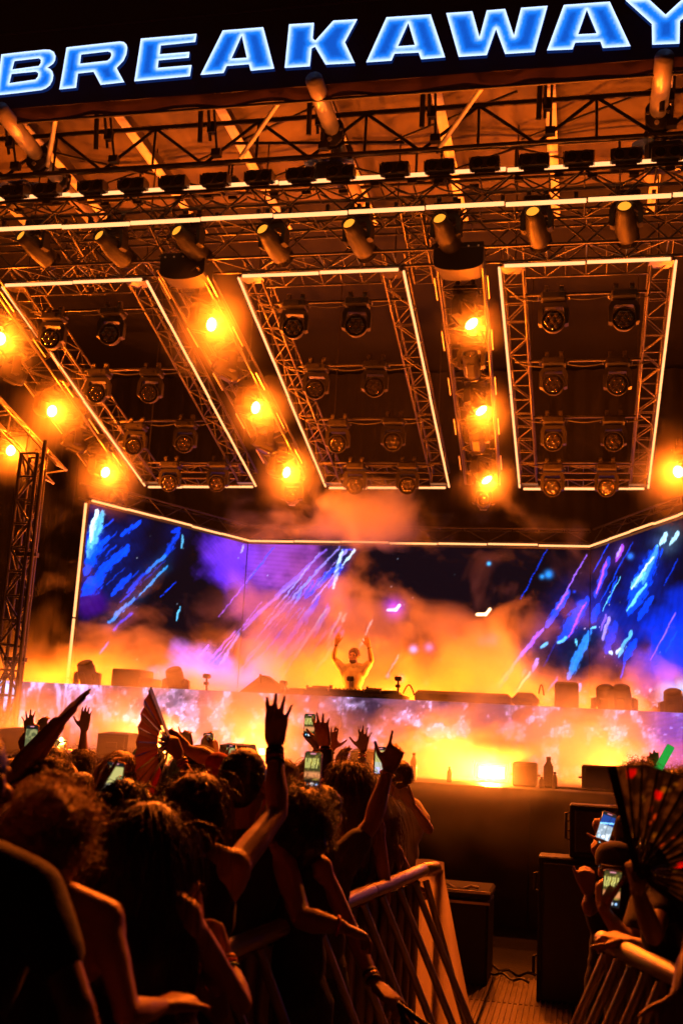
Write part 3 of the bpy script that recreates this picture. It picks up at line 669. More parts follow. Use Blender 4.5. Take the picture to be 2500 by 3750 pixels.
for _ in range(9):
    u0 = rs.uniform(1180, 1585); v0 = rs.uniform(1215, 1480); L_ = rs.uniform(50, 170); STR.append(((u0, v0), (u0-L_*.47, v0+L_*.88), rs.uniform(.7, 2.4), (BL, BL, DB, VI, CY)[rs.integers(5)], rs.uniform(.5, 1.1), .5))
for _ in range(14):
    u0 = rs.uniform(590, 800); v0 = rs.uniform(1255, 1430); L_ = rs.uniform(70, 230); STR.append(((u0, v0), (u0-L_*.62, v0+L_*.78), rs.uniform(.7, 2.2), (VI, BL, LV, VI)[rs.integers(4)], rs.uniform(.35, .9), .5))
for _ in range(12):
    u0 = rs.uniform(225, 420); v0 = rs.uniform(1190, 1400); L_ = rs.uniform(25, 80); STR.append(((u0, v0), (u0-L_*.72, v0+L_*.69), rs.uniform(.8, 4.0), (BL, BL, DB)[rs.integers(3)], rs.uniform(.4, .9), 1.0))
for _ in range(18):
    u0 = rs.uniform(680, 790); v0 = rs.uniform(1270, 1500); L_ = rs.uniform(25, 70); STR.append(((u0, v0), (u0-L_*.5, v0+L_*.86), rs.uniform(1.5, 6.0), (BL, BL, (.1, .2, 1.0))[rs.integers(3)], rs.uniform(.5, 1.0), 1.0))
BLOB = []  # centre, radius, colour, gain
for p, r, c, g_ in [((1060,300),150,(.10,.02,.62),.8),((1200,280),190,(.16,.03,.42),.6),((1330,330),170,(.30,.05,.40),.5),((1180,470),150,(.22,.04,.40),.45),((1050,380),90,(.05,.01,.55),.6),((1420,480),190,(.30,.05,.30),.4),((1340,640),180,(.22,.04,.36),.4),((1220,720),150,(.2,.05,.5),.4),((860,810),110,(.16,.14,.95),.9),((1000,880),150,(.14,.16,1),.8),((1200,860),100,(.14,.14,.95),.9),((1120,900),120,(.12,.16,1),.8),((720,850),60,(.4,.25,.8),.5),((420,500),80,(.04,.0,.16),.6),((430,230),70,(.0,.02,.5),.8)]:
    BLOB.append((L7(*p), r/2, c, g_))
for p, r, c, g_ in [((240,540),44,(.30,.02,.75),1.2),((950,380),18,(.02,.25,.9),1.1),((920,391),11,(.02,.25,.8),1),((676,331),9,(.02,.4,.9),1.3),((1325,297),14,(.02,.15,.9),1.2),((1068,460),6,BL,1),((1090,517),14,BL,.9),((330,725),18,(.35,.3,1),1.2),((402,717),20,(.6,.2,.7),1),((275,860),18,W_,.8),((212,848),9,LV,1),((390,880),12,W_,.8),((1105,960),20,W_,.6),((940,955),22,W_,.6),((1560,560),130,(.0,.015,.45),1),((1500,640),130,(.0,.015,.45),.9),((1540,760),140,(.0,.03,.75),.9),((1420,820),120,(.0,.02,.55),.9),((1300,640),150,(.0,.01,.35),.8),((1400,400),110,(.0,.01,.3),.6),((1170,560),120,(.0,.01,.4),.6),((1080,600),90,(.0,.01,.35),.5),((1490,940),60,(.1,.4,.9),.8),((1560,900),40,(.3,.6,1),.8),((1350,990),40,W_,.6),((690,685),34,(.7,.1,.35),.5),((640,690),26,(.6,.1,.3),.5)]:
    BLOB.append((L8(*p), r/2, c, g_*(.5 if r >= 60 and p[0] < 1450 else .85 if r >= 60 else .9)))
def screen_rgb(P):
    u, v = pix(P); out = np.zeros(P.shape[:-1]+(3,)); out += np.array([.0012, .0012, .003])
    wu = u+(fbm(u/11, v/11, 3)-.5)*6; wv = v+(fbm(u/11, v/11, 9)-.5)*6
    for (cu, cv), r, c, g_ in BLOB:
        rr = 9 if r < 25 else 1
        d = np.hypot((wu if r > 12 else u)-cu, (wv if r > 12 else v)-cv)/r
        k = np.exp(-d*d*1.4)*g_ if r < 25 else (1-ss(.35, 1.25, d+(fbm(u/40, v/40, 21)-.5)*.9))*g_
        out = out+(np.array(c)-out*.6)*k[..., None]
    for (p, q, w, c, g_, rg) in STR:
        p, q = np.array(p), np.array(q); d = q-p; L = np.hypot(*d); t_ = ((wu-p[0])*d[0]+(wv-p[1])*d[1])/L/L; tt = np.clip(t_, 0, 1)
        dist = np.hypot(wu-(p[0]+tt*d[0]), wv-(p[1]+tt*d[1]))
        wd = w*.62*(.25+.75*np.sin(np.pi*np.clip(t_, 0, 1))**.6)
        al = ((wu-p[0])*d[0]+(wv-p[1])*d[1])/L; cr_ = (wu-p[0])*d[1]/L-(wv-p[1])*d[0]/L
        na = fbm(cr_/3.0+40, al/13+40, 44)+.35*fbm(cr_/1.2+80, al/5+70, 45, 2)-.67
        pf = 1-dist/(wd+.6); k = ss(.0, .32+.25*rg, pf+na*(.5+1.5*rg))*ss(-.75, -.1, pf)*g_*(.55+.9*fbm(cr_/1.5+60, al/34+30, 51))
        if w >= 4: out = out+np.array(c if c not in (W_, CY) else BL)*(np.exp(-(dist/(w*1.7+3))**2)*.035*g_*(.3+1.2*fbm(u/18, v/18, 61)))[..., None]
        out = out*(1-np.clip(k, 0, 1)[..., None]*.8)+np.array(c)*k[..., None]
    # fine sparks
    sp_ = vnoise(u*.55, v*.55, 71); k = ss(.985, .999, sp_)*.9; out += k[..., None]*np.array([.6, .7, 1.0])
    k = ss(.93, .98, vnoise(u*.3, v*.45, 77))*ss(1500, 1530, v)*(u < 265); out += k[..., None]*np.array([.8, .8, 1.0])
    k = ss(.6, .85, fbm(u*.12, v*.16, 78))*ss(1568, 1592, v)*(u > 200); out += k[..., None]*np.array([.5, .5, .9])*.8
    # two glowing birds
    for cx, cy_, s, c in ((904, 1398, 9, W_), (1110, 1408, 10, (1.4, .9, .5))):
        for (ax, ay), (bx, by) in (((-1.0, .35), (.35, .3)), ((.35, .3), (.95, -.85))):
            p = np.array((cx+ax*s*1.5, cy_+ay*s)); q = np.array((cx+bx*s*1.5, cy_+by*s)); d = q-p; tt = np.clip(((u-p[0])*d[0]+(v-p[1])*d[1])/(d @ d), 0, 1)
            dist = np.hypot(u-(p[0]+tt*d[0]), v-(p[1]+tt*d[1])); out += ((1-ss(1.6, 4.2, dist))*1.5)[..., None]*np.array(c)
    # pixel rows of the wall, and pieces
    out *= (1-.10*(np.sin(v*2.1) > .3))[..., None]
    return np.clip(out, 0, 4)
def attr_grid(name, mt, P, parent, rgb, flip=False):
    ny, nx = P.shape[:2]; mb = MB(); 
    me = bpy.data.meshes.new(name); V = P.reshape(-1, 3)
    idx = np.arange(ny*nx).reshape(ny, nx); F = np.stack([idx[:-1, :-1], idx[:-1, 1:], idx[1:, 1:], idx[1:, :-1]], -1).reshape(-1, 4)
    M = WM[parent.name]; Vl = V-np.array(M.translation)
    me.from_pydata(Vl.tolist(), [], F.tolist()); me.materials.append(mt); me.update()
    ca = me.color_attributes.new('Col', 'FLOAT_COLOR', 'POINT'); ca.data.foreach_set('color', np.concatenate([rgb.reshape(-1, 3), np.ones((ny*nx, 1))], 1).astype(np.float32).ravel())
    o = bpy.data.objects.new(name, me); return reg(o, parent, M.copy())
SCRM = emit_attr('screen_light', 2.0)
scr = thing('led_screen', 'huge three-sided video wall showing blue and violet streaks behind the performer', 'screen', (-3.55, 23, 1.42))
def panel_grid(p, q, z0, z1, nx, nz):
    t = np.linspace(0, 1, nx); z = np.linspace(z0, z1, nz); X = p[0]+(q[0]-p[0])*t; Y = p[1]+(q[1]-p[1])*t
    return np.stack([np.broadcast_to(X, (nz, nx)), np.broadcast_to(Y, (nz, nx)), np.broadcast_to(z[:, None], (nz, nx))], -1).copy()
for p, q, nx in ((PL, (SLx-.01, SYc), 200), ((SLx+.01, SYc), (SRx-.01, SYc), 330), ((SRx+.01, SYc), PRr, 160)):
    P = panel_grid(p, q, 1.42, ZT-.07, nx, 200); a = attr_grid('screen_panel', SCRM, P, scr, screen_rgb(P))
    mb = MB(); d = Vector((q[0]-p[0], q[1]-p[1], 0)); nn = Vector((-d.y, d.x, 0)).normalized()
    c = Vector(((p[0]+q[0])/2, (p[1]+q[1])/2, (1.42+ZT)/2))+nn*.07; mb.box(c, (d.length, .1, ZT-1.45), Matrix.Rotation(math.atan2(d.y, d.x), 3, 'Z')); mb.build('panel_back', K['black_metal'], scr)
    o_ = -nn*.05+Vector((0, 0, ZT))
    led_line(scr, Vector((*p, 0))+o_, Vector((*q, 0))+o_, 1.0, .021)
    box_truss(scr, Vector((*p, ZT+.22))+nn*.2, Vector((*q, ZT+.22))+nn*.2, .3, .3, max(4, int(d.length/.5)), .02, .009, K['black_truss'], faces='tf')
led_line(scr, (PL[0]-.05, PL[1]-.06, 1.5), (PL[0]-.05, PL[1]-.06, ZT-.05), 1.0, .026)
led_line(scr, (PRr[0]+.05, PRr[1]-.06, 1.5), (PRr[0]+.05, PRr[1]-.06, ZT-.05), 1.0, .026)
# ------------------------------------------------------------------ performer's front screen (fascia)
FASY = 15.8; FZ = 2.405
def fascia_rgb(P):
    u, v = pix(P); a = fbm(u/26, v/30, 5); b = fbm(u/7, v/9, 6); st = fbm(u/8, v/46, 8)
    base = np.array([.16, .07, .16])+0*P
    vert = 1-ss(180, 330, u)
    k = np.clip(ss(.50, .66, a)*.55+ss(.54, .72, b)*ss(.40, .62, a)*1.2+vert*ss(.5, .68, st)*1.1, 0, 1.6)
    out = base+k[..., None]*np.array([.62, .48, .95])
    dk = ss(.50, .62, fbm(u/60+3, v/40, 14))*.6; out *= (1-dk)[..., None]
    blue = ss(1455, 1530, u); out = out*(1-.85*blue[..., None])+np.array([.0, .015, .55])*blue[..., None]
    out += (ss(.70, .82, fbm(u/14, v/8, 19))*blue)[..., None]*np.array([.2, .45, .9])
    cy_ = 1-ss(18, 40, np.abs(u-6)); out += (cy_*ss(.5, .6, a))[..., None]*np.array([.1, .5, .9])
    out *= (1-.14*(np.sin(v*2.6) > .2))[..., None]; out *= (1-.10*(np.sin(u*2.6) > .3))[..., None]
    return out
fas = thing('booth_screen', 'long low video wall with pink and white blotches under the performer', 'screen', (-3.5, FASY, DECK))
for i in range(6):
    x0 = -12.4+i*3.0; x1 = x0+3.0
    P = panel_grid((x0+.002, FASY), (x1-.002, FASY), DECK+.02, FZ, 150, 56); attr_grid('screen_panel', emit_attr('booth_light', 1.15) if i == 0 else bpy.data.materials['booth_light'], P, fas, fascia_rgb(P))
mb = MB(); mb.box((-3.4, FASY+.08, (DECK+FZ)/2), (18, .12, FZ-DECK-.02)); mb.build('panel_back', K['black_metal'], fas)
mb = MB(); mb.box((-3.4, FASY+.45, FZ-.02), (18, .85, .03)); mb.build('shelf', K['case'], fas)
# ================================================================== LAMPS ON THE STAGE FLOOR
def floor_lamp(P, label, W, size, group, spot=None):
    P = Vector(P); t = thing('floor_strobe', label, 'stage light', P, group)
    mb = MB(); mb.box(P+Vector((0, .02, size[1]/2+.05)), (size[0]+.08, .12, size[1]+.08), bev=.02); mb.build('housing', K['fixture'], t)
    mb = MB(); mb.box(P+Vector((0, -.047, size[1]/2+.05)), (size[0], .012, size[1])); mb.build('lamp_face', LENS_ON, t)
    for s in (-1, 1):
        mb = MB(); mb.box(P+Vector((s*(size[0]/2+.07), .02, .12)), (.02, .08, .24)); mb.build('bracket', K['black_metal'], t)
    ld = bpy.data.lights.new('strobe_lamp', 'POINT'); ld.energy = W; ld.color = ORANGE if 'up light' in label else (1, .17, .014); ld.shadow_soft_size = .10
    o = bpy.data.objects.new('strobe_lamp', ld); reg(o, t, Matrix.Translation(P+Vector((0, -.18, size[1]/2+.06)))); return t
floor_lamp(atZ(1128, 1797, DECK), 'blinding amber floor lamp on the stage beside the low black box', 2000, (.30, .13), 'amber floor lamps')
floor_lamp(atY(336, 1735, 15.1)*1.0, 'amber floor lamp glaring behind the red folding fan', 520, (.12, .12), 'amber floor lamps')
floor_lamp(atY(378, 1737, 15.1)*1.0, 'amber floor lamp glaring beside the hand with the folding fan', 520, (.14, .14), 'amber floor lamps')
floor_lamp(atY(604, 1741, 15.1), 'small amber floor lamp on the stage behind the big raised hand with dark wristbands', 430, (.10, .08), 'amber floor lamps')
floor_lamp(atY(1398, 1786, 15.1), 'small amber floor lamp on the stage behind the wide speaker box', 480, (.10, .08), 'amber floor lamps')
floor_lamp(atY(60, 1708, 15.1), 'small amber lamp added to light the smoke behind the dark wedge and green phone', 330, (.10, .08), 'amber floor lamps')  # unseen extra lamp, added so the front smoke is lit evenly
for i, (x, y, w) in enumerate(((-8.6, 17.9, 4200), (-6.2, 18.3, 3600), (-3.5, 18.6, 4600), (-1.6, 18.2, 5200), (.4, 17.8, 4600))):
    floor_lamp((x, y, DECK), 'amber up light on the stage behind the booth, %s from the mast' % ordn[i], w, (.2, .12), 'amber up lights behind the booth')
# ================================================================== GEAR ON THE STAGE
def boxthing(name, label, cat, u0, v0, u1, v1, Y, depth, mt, group=None, bev=.02, zb=None, grille=True):
    """box whose front face spans the given corner points at distance Y"""
    a, b = atY(u0, v0, Y), atY(u1, v1, Y); z1 = (a.z+b.z)/2; z0 = DECK if zb is None else zb
    t = thing(name, label, cat, ((a.x+b.x)/2, Y, z0), group); w = b.x-a.x
    mb = MB(); mb.box(((a.x+b.x)/2, Y+depth/2, (z0+z1)/2), (w, depth, z1-z0), bev=bev); mb.build('cabinet', mt, t)
    if grille:
        mb = MB(); mb.box(((a.x+b.x)/2, Y-.012, (z0+z1)/2), (w-.06, .02, z1-z0-.06), bev=.008); mb.build('grille', K['plastic'], t)
        for s in (-1, 1):
            mb = MB(); x = (a.x+b.x)/2+s*(w/2-.005); mb.path([(x, Y+depth*.3, z1-.14), (x+s*.03, Y+depth*.32, z1-.14), (x+s*.03, Y+depth*.6, z1-.14), (x, Y+depth*.62, z1-.14)], .012, 6); mb.build('handle', K['black_metal'], t)
    return t
def wedge(label, u0, v0, u1, v1, Y, mt, group):
    a, b = atY(u0, v0, Y), atY(u1, v1, Y); w = b.x-a.x; h = (a.z+b.z)/2-DECK; cx = (a.x+b.x)/2
    t = thing('stage_monitor', label, 'monitor speaker', (cx, Y, DECK), group)
    prof = [(0, 0), (.62, 0), (.62, .10*h/.33), (.40, h), (.0, h*.92)]
    mb = MB(); mb.prism(prof, w, Matrix.Translation((cx, Y, DECK+.004)) @ Matrix(((0, 0, 1, 0), (1, 0, 0, 0), (0, 1, 0, 0), (0, 0, 0, 1)))); mb.build('cabinet', mt, t)
    mb = MB(); mb.box((cx, Y-.012, DECK+h*.46), (w-.08, .02, h*.8), bev=.008); mb.build('back_panel', K['case'], t)
    mb = MB(); mb.box((cx, Y-.03, DECK+h*.5), (.16, .02, .08), bev=.01); mb.build('handle', K['plastic'], t)
    return t
MG_ = 'monitor speakers along the stage edge'
boxthing('speaker_box', 'low black box on the stage edge beside the blinding floor lamp', 'speaker', 1176, 1749, 1232, 1753, 12.6, .45, K['case'], MG_)
boxthing('speaker_box', 'wide dark speaker box on the stage edge behind the patterned fan', 'speaker', 1335, 1757, 1441, 1763, 12.6, .55, K['case'], MG_)
boxthing('speaker_box', 'small black speaker box on the stage edge behind the green light stick', 'speaker', 1491, 1766, 1538, 1769, 12.6, .45, K['case'], MG_)
wedge('dark wedge monitor on the stage behind the phone with a dim green screen', 2, 1669, 88, 1674, 13.4, K['case'], MG_)
wedge('dark wedge monitor on the stage behind the open raised hand', 226, 1680, 296, 1684, 13.4, K['case'], MG_)
wedge('dark wedge monitor on the stage beside the upright phone in two hands', 505, 1706, 566, 1711, 13.4, K['case'], MG_)
wedge('dark wedge monitor on the stage behind the hand with stacked bracelets', 805, 1718, 884, 1727, 13.0, K['case'], MG_)
# bottles, pump and small things on the edge
def bottle(label, u, v, Y, h, r, mt, cat='bottle'):
    P = atY(u, v, Y); P.z = DECK; t = thing('bottle', label, cat, P, 'bottles on the stage edge')
    mb = MB(); mb.lathe([(r*.9, 0), (r, .01), (r, h*.68), (r*.45, h*.84), (r*.42, h*.9)], Matrix.Translation(P), 14); mb.build('body', mt, t, smooth=True)
    mb = MB(); mb.lathe([(r*.5, h*.9), (r*.5, h), (r*.45, h)], Matrix.Translation(P), 12); mb.build('cap', K['plastic'], t); return t
bottle('tall dark bottle between the low box and the wide speaker box', 1258, 1800, 12.7, .34, .055, K['case'])
bottle('small clear bottle just beside the tall dark bottle on the stage edge', 1273, 1802, 12.55, .18, .03, K['bottle'])
bottle('squat dark bottle at the foot of the low black box', 1243, 1800, 12.5, .12, .03, K['case'])
bottle('clear bottle standing alone on the stage edge behind the cheering man', 948, 1793, 12.5, .30, .04, K['bottle'])
bottle('thin dark bottle on the stage edge before the blinding lamp', 1031, 1797, 12.5, .17, .03, K['case'])
for i, (u, v) in enumerate(((225, 1742), (240, 1744))):
    P = atY(u, v, 14.6); P.z = DECK; t = thing('bottle', 'backlit clear water bottle standing behind the raised open hand' if i == 0 else 'tilted clear water bottle beside the backlit one', 'bottle', P, 'bottles on the stage edge')
    mb = MB(); mb.lathe([(.03, 0), (.033, .01), (.033, .14), (.014, .19), (.014, .21)], Matrix.Translation(P) @ Matrix.Rotation(.25*i, 4, 'Y'), 12); mb.build('body', K['bottle'], t, smooth=True)
mb = MB(); mb.path([(atY(1275, 1806, 12.4).x+i*.075, 12.35+.02*math.sin(i*.9), DECK+.02) for i in range(8)], .013, 6); tag(mb.build('stage_cable', K['cable']), 'black cable running along the stage edge to the wide speaker box', 'cable')
# performer's booth top: players, mixer, mic, covered cases
def gear(name, label, cat, u0, u1, vt, Y, d, zb, mt=None, parts=()):
    a, b = atY(u0, vt, Y), atY(u1, vt, Y); z1 = (a.z+b.z)/2; t = thing(name, label, cat, ((a.x+b.x)/2, Y, zb), 'gear on the booth')
    mb = MB(); mb.box(((a.x+b.x)/2, Y+d/2, (zb+z1)/2), (b.x-a.x, d, z1-zb), bev=.012); mb.build('body', mt or K['plastic'], t)
    for (fx, w, h) in parts:
        mb = MB(); mb.box((a.x+(b.x-a.x)*fx, Y+d*.6, z1+h/2), (w, .04, h), bev=.004); mb.build('screen_pod' if w > .1 else 'knob', K['plastic'], t)
    return t
bt_ = thing('booth_table', 'dark table holding the mixing gear in front of the performer', 'table', (-3.5, 16.3, DECK), None)
a, b = atY(655, 1588, 16.2), atY(925, 1600, 16.2)
mb = MB(); mb.box(((a.x+b.x)/2, 16.45, 2.46), (b.x-a.x, .75, .05)); mb.build('table_top', K['case'], bt_)
mb = MB(); mb.box(((a.x+b.x)/2, 16.12, 2.44), (b.x-a.x+.02, .02, .10)); mb.build('front_lip', K['case'], bt_)
for s in (0, 1):
    mb = MB(); mb.box((a.x+.06 if s == 0 else b.x-.06, 16.45, (DECK+2.43)/2), (.06, .6, 2.43-DECK)); mb.build('leg', K['black_metal'], bt_)
zt = 2.486
for i, (u0, u1, vt, pp) in enumerate(((664, 700, 1580, ((.9, .03, .06),)), (703, 752, 1578, ((.5, .26, .03), (.99, .05, .05))), (836, 872, 1583, ((.5, .2, .03), (.0, .03, .05))), (874, 912, 1587, ((.4, .2, .02),)))):
    gear('media_player', 'flat black media player on the booth table, %s from the mast side' % ordn[i], 'media player', u0, u1, vt, 16.2, .42, zt, parts=pp)
gear('mixer', 'black mixer with a row of knobs in front of the performer', 'mixer', 756, 833, 1583, 16.25, .45, zt, parts=tuple((.08+.12*k, .025, .025) for k in range(8)))
P = atY(803, 1584, 16.2); t = thing('microphone', 'small dark square display on a thin stem before the performer', 'microphone', P, 'gear on the booth'); bar('stem', P, P+Vector((0, 0, .13)), .008, K['plastic'], t, 6); mb = MB(); mb.box(P+Vector((0, 0, .165)), (.11, .04, .075), bev=.015); mb.build('display', K['plastic'], t)
for i, (u, vt, vb, Y, lab) in enumerate(((914, 1562, 1592, 16.2, 'small camera on a clamp at the end of the booth table'), (475, 1556, 1580, 16.0, 'small camera on a stand on the long video wall'), (651, 1572, 1590, 16.0, 'thin microphone beside the covered pointed case'))):
    P, Q = atY(u, vb, Y), atY(u, vt, Y); t = thing('clamp_camera', lab, 'camera', P, 'small cameras on the booth'); bar('post', (P.x, Y, FZ), Q, .016, K['plastic'], t, 8)
    mb = MB(); mb.box(Q+Vector((0, 0, .02)), (.10, .12, .07), bev=.015); mb.build('camera_body', K['plastic'], t); mb = MB(); mb.box(Q-Vector((0, 0, .09)), (.07, .07, .05), bev=.01); mb.build('clamp', K['black_metal'], t)
P0 = atY(598, 1549, 16.4)
t = thing('covered_case', 'pointed pile of gear under a dark cloth on the booth', 'covered gear', (P0.x, 16.5, FZ))
a, b, c = atY(546, 1591, 16.4), atY(655, 1592, 16.4), atY(620, 1563, 16.4); mb = MB()
mb.add([(a.x, 16.4, FZ), (b.x, 16.4, FZ), (b.x, 17.0, FZ), (a.x, 17.0, FZ), (P0.x-.03, 16.55, P0.z), (P0.x+.03, 16.8, P0.z), (c.x, 16.5, c.z+.02), (c.x, 16.85, c.z)], [(0, 1, 6, 4), (1, 2, 7, 6), (2, 3, 5, 7), (3, 0, 4, 5), (4, 6, 7, 5), (3, 2, 1, 0)]); mb.build('cloth_cover', K['drape'], t)
bar('tent_pole', (P0.x, 16.65, FZ), P0, .02, K['black_metal'], t)
boxthing('equipment_case', 'long flat covered case on the booth beyond the media players', 'case', 951, 1586, 1172, 1592, 16.3, .7, K['case'], 'cases on the booth', .05, FZ-.02, False)
boxthing('equipment_case', 'lower covered case with a rounded end beside the long flat case', 'case', 1174, 1588, 1236, 1592, 16.35, .6, K['case'], 'cases on the booth', .09, FZ-.02, False)
boxthing('equipment_case', 'square covered case standing alone on the booth in thick smoke', 'case', 1273, 1565, 1328, 1567, 16.3, .6, K['case'], 'cases on the booth', .03, FZ-.02, False)
boxthing('equipment_case', 'stepped dark case on the booth near the screen corner', 'case', 258, 1534, 322, 1538, 16.3, .6, K['case'], 'cases on the booth', .02, FZ-.02, False)
boxthing('equipment_case', 'low dark case in front of the stepped case on the booth', 'case', 322, 1556, 346, 1559, 16.25, .5, K['case'], 'cases on the booth', .02, FZ-.02, False)
for i, (u, v, lab) in enumerate(((1391, 1612, 'unlit moving light standing on the booth beyond the square case'), (1428, 1612, 'second unlit moving light on the booth, next to the one beyond the square case'), (1546, 1622, 'unlit moving light on the booth in front of the deep blue screen'), (202, 1552, 'unlit moving light on the booth close to the screen corner'), (405, 1568, 'unlit moving light on the booth below the blue glow on the screen'))):
    P = atY(u, v, 16.5); put(P_BOFF, Vector((P.x, 16.5, P.z)), (.1, .5, .85), lab, 'moving lights standing on the booth', floor=True)
for i, (u0, u1) in enumerate(((925, 951), (1236, 1248), (636, 664))):
    a, b = atY(u0, 1593, 16.2), atY(u1, 1597, 16.2); mb = MB(); mb.path([a.lerp(b, q)+Vector((0, 0, .14*math.sin(math.pi*q))) for q in np.linspace(0, 1, 12)], .012, 6)
    tag(mb.build('booth_cable', K['cable']), ['black cable looping from the booth table to the long flat case', 'black cable hanging at the rounded end of the lower case', 'black cable looping beside the covered pointed case'][i], 'cable', 'cables on the booth')
# ================================================================== PIT: speakers, cases, plates, barriers
def speaker(label, x0, x1, z0, z1, Y, d):
    t = thing('subwoofer', label, 'speaker', ((x0+x1)/2, Y, z0), 'speakers stacked before the stage')
    mb = MB(); mb.box(((x0+x1)/2, Y+d/2, (z0+z1)/2), (x1-x0, d, z1-z0), bev=.010); mb.build('cabinet', K['sub'], t)
    mb = MB(); mb.box(((x0+x1)/2, Y-.01, (z0+z1)/2), (x1-x0-.07, .025, z1-z0-.07), bev=.012); mb.build('grille', K['plastic'], t)
    mb = MB(); mb.box(((x0+x1)/2-.05, Y+.10, z1+.003), (.10, .06, .01), bev=.003); mb.build('flying_plate', K['black_metal'], t)
    for z in (z0+.25, z1-.2):
        mb = MB(); mb.path([(x0+.01, Y+.15, z-.07), (x0-.03, Y+.16, z-.06), (x0-.03, Y+.16, z+.06), (x0+.01, Y+.15, z+.07)], .012, 6); mb.build('handle', K['black_metal'], t)
    return t
speaker('big black floor speaker standing on the pit floor before the stage', -.285, .62, .0, 1.045, 8.6, .32)
speaker('smaller black speaker on top of the big floor speaker', -.06, .72, 1.05, 1.435, 8.62, .30)
t = thing('road_case', 'black road case with shiny clutter on its lid standing in the pit', 'case', (-1.0, 9.6, 0), None)
a, b = atZ(1022, 2128, .70), atZ(1132, 2118, .70)
mb = MB(); mb.box((-.98, 9.2, .33), (.62, .6, .62), bev=.02); mb.build('box', K['case'], t); mb = MB(); mb.box((-.98, 9.2, .68), (.64, .62, .07), bev=.02); mb.build('lid', K['drape'], t)
for z in (.63, .71): mb = MB(); mb.box((-.98, 8.885, z), (.64, .012, .02)); mb.build('edge_strip', K['alu'], t)
for s in (-1, 1):
    for y in (8.98, 9.42): mb = MB(); mb.lathe([(.03, -.015), (.035, 0), (.03, .015)], Matrix.Translation((-.98+s*.26, y, .035)) @ Matrix.Rotation(math.pi/2, 4, 'Y'), 12); mb.build('caster', K['plastic'], t)
mb = MB(); mb.path([(-1.24+.06*i, 9.0+.03*math.sin(i*2), .725+.012*math.cos(i*1.7)) for i in range(9)], .012, 6); tag(mb.build('coiled_cable', K['alu']), 'shiny cable lying on the lid of the road case', 'cable')
# ribbed floor plates of the pit
tp = thing('floor_plates', 'ribbed metal floor plates covering the pit between the barriers', 'floor plates', (-.4, 7.4, 0))
for i in range(3):
    for j in range(4):
        x, y = -.95+i*.62, 6.2+j*.9
        mb = MB(); mb.box((x, y, .012), (.60, .88, .024), bev=.004)
        pl = mb.build('plate', K['track'], tp)
        rb = MB()
        for k in range(15): rb.box((x-.27+k*.0385, y, .028), (.014, .898, .012))
        tag(rb.build('rib', K['track'], pl), kind='stuff')
for i, (u, v, lab) in enumerate(((1150, 2245, 'thin black cable coiled on the ribbed pit floor'), (1165, 2232, 'second thin black cable beside the coiled one on the pit floor'))):
    P = atZ(u, v, .05); mb = MB(); mb.path([(P.x-.22+.44*q, P.y+.10*math.sin(q*5+i), .045+.03*math.sin(q*9)**2) for q in np.linspace(0, 1, 16)], .011, 5); tag(mb.build('floor_cable', K['cable']), lab, 'cable', 'cables on the pit floor')
def barrier(label, a, b, side, L0=0.0, endsheet=False, nstr=7, group='crowd barriers'):
    """front-of-stage barrier from a to b (ground points); struts lean out to side (+1: to the walker's right-hand normal)"""
    a, b = Vector((*a, 0)), Vector((*b, 0)); d = (b-a); L = d.length; d.normalize(); n = Vector((d.y, -d.x, 0))*side; H = 1.12
    t = thing('crowd_barrier', label, 'barrier', (a+b)/2, group)
    rail_z = Vector((0, 0, H))
    k = max(1, round(L/1.05)); 
    for i in range(k):
        p, q = a+d*(L*i/k+.006), a+d*(L*(i+1)/k-.006); bar('top_rail', p+rail_z, q+rail_z, .036, K['rail'], t, 14)
        mb = MB(); w = (q-p).length; R = Matrix.Rotation(math.atan2(d.y, d.x), 3, 'Z'); c = (p+q)/2
        mb.box(c+Vector((0, 0, .56))-n*.03, (w-.02, .008, 1.0), R); mb.build('panel', K['panelm'], t)
        for j in range(6): 
            x = p+d*(w*(j+.5)/6); mb = MB(); mb.box(x+Vector((0, 0, .56))-n*.012, (.05, .03, 1.02), R, bev=.008); mb.build('panel_rib', K['panelm'], t)
        mb = MB(); mb.box(c+n*.28+Vector((0, 0, .035)), (w-.02, .62, .03), R); mb.build('base_plate', K['track'], t)
    for i in range(nstr):
        p = a+d*(L*(i+.35)/nstr); bar('strut', p+Vector((0, 0, H-.05)), p+n*.50+d*.02+Vector((0, 0, .05)), .019, K['rail'], t, 10)
        bar('upright', p+d*.03+Vector((0, 0, .04)), p+d*.03+Vector((0, 0, H-.03)), .016, K['panelm'], t, 8)
        bar('foot_bar', p+d*.02+Vector((0, 0, .06)), p+n*.52+d*.02+Vector((0, 0, .06)), .016, K['panelm'], t, 8)
    return t
bl = barrier('long metal crowd barrier the cheering people lean on', (-1.30, 2.3), (-.86, 6.45), 1, nstr=13)
br = barrier('metal crowd barrier under the arms of the phone holders', (.095, 4.62), (.62, 3.3), 1, nstr=12)
# end bay of the long barrier draped with a pale sheet
es = thing('barrier_end', 'pale sheet covered end bay closing the long crowd barrier', 'barrier', (-.8, 6.5, 0), 'crowd barriers')
bar('top_rail', (-.86, 6.46, 1.12), (-.80, 6.56, 1.12), .04, K['rail'], es, 14)
mb = MB(); NX, NZ = 26, 14; vv = []
for k in range(NZ+1):
    for i in range(NX+1):
        q = i/NX; z = 1.165-1.15*k/NZ; spread = .02+.30*(k/NZ)**1.1
        x = -.93+(.15+spread)*q; y = 6.52+.04*math.sin(q*14+k*.3)*(k/NZ)+.05*(1-q)-.10*(k/NZ)*q
        if k == 0: y += .06
        vv.append((x, y, z-.03*(q-.5)**2*(k < 2)))
mb.add(vv, [(k*(NX+1)+i, (k+1)*(NX+1)+i, (k+1)*(NX+1)+i+1, k*(NX+1)+i+1) for k in range(NZ) for i in range(NX)]); mb.build('sheet', K['sheet'], es, smooth=True)
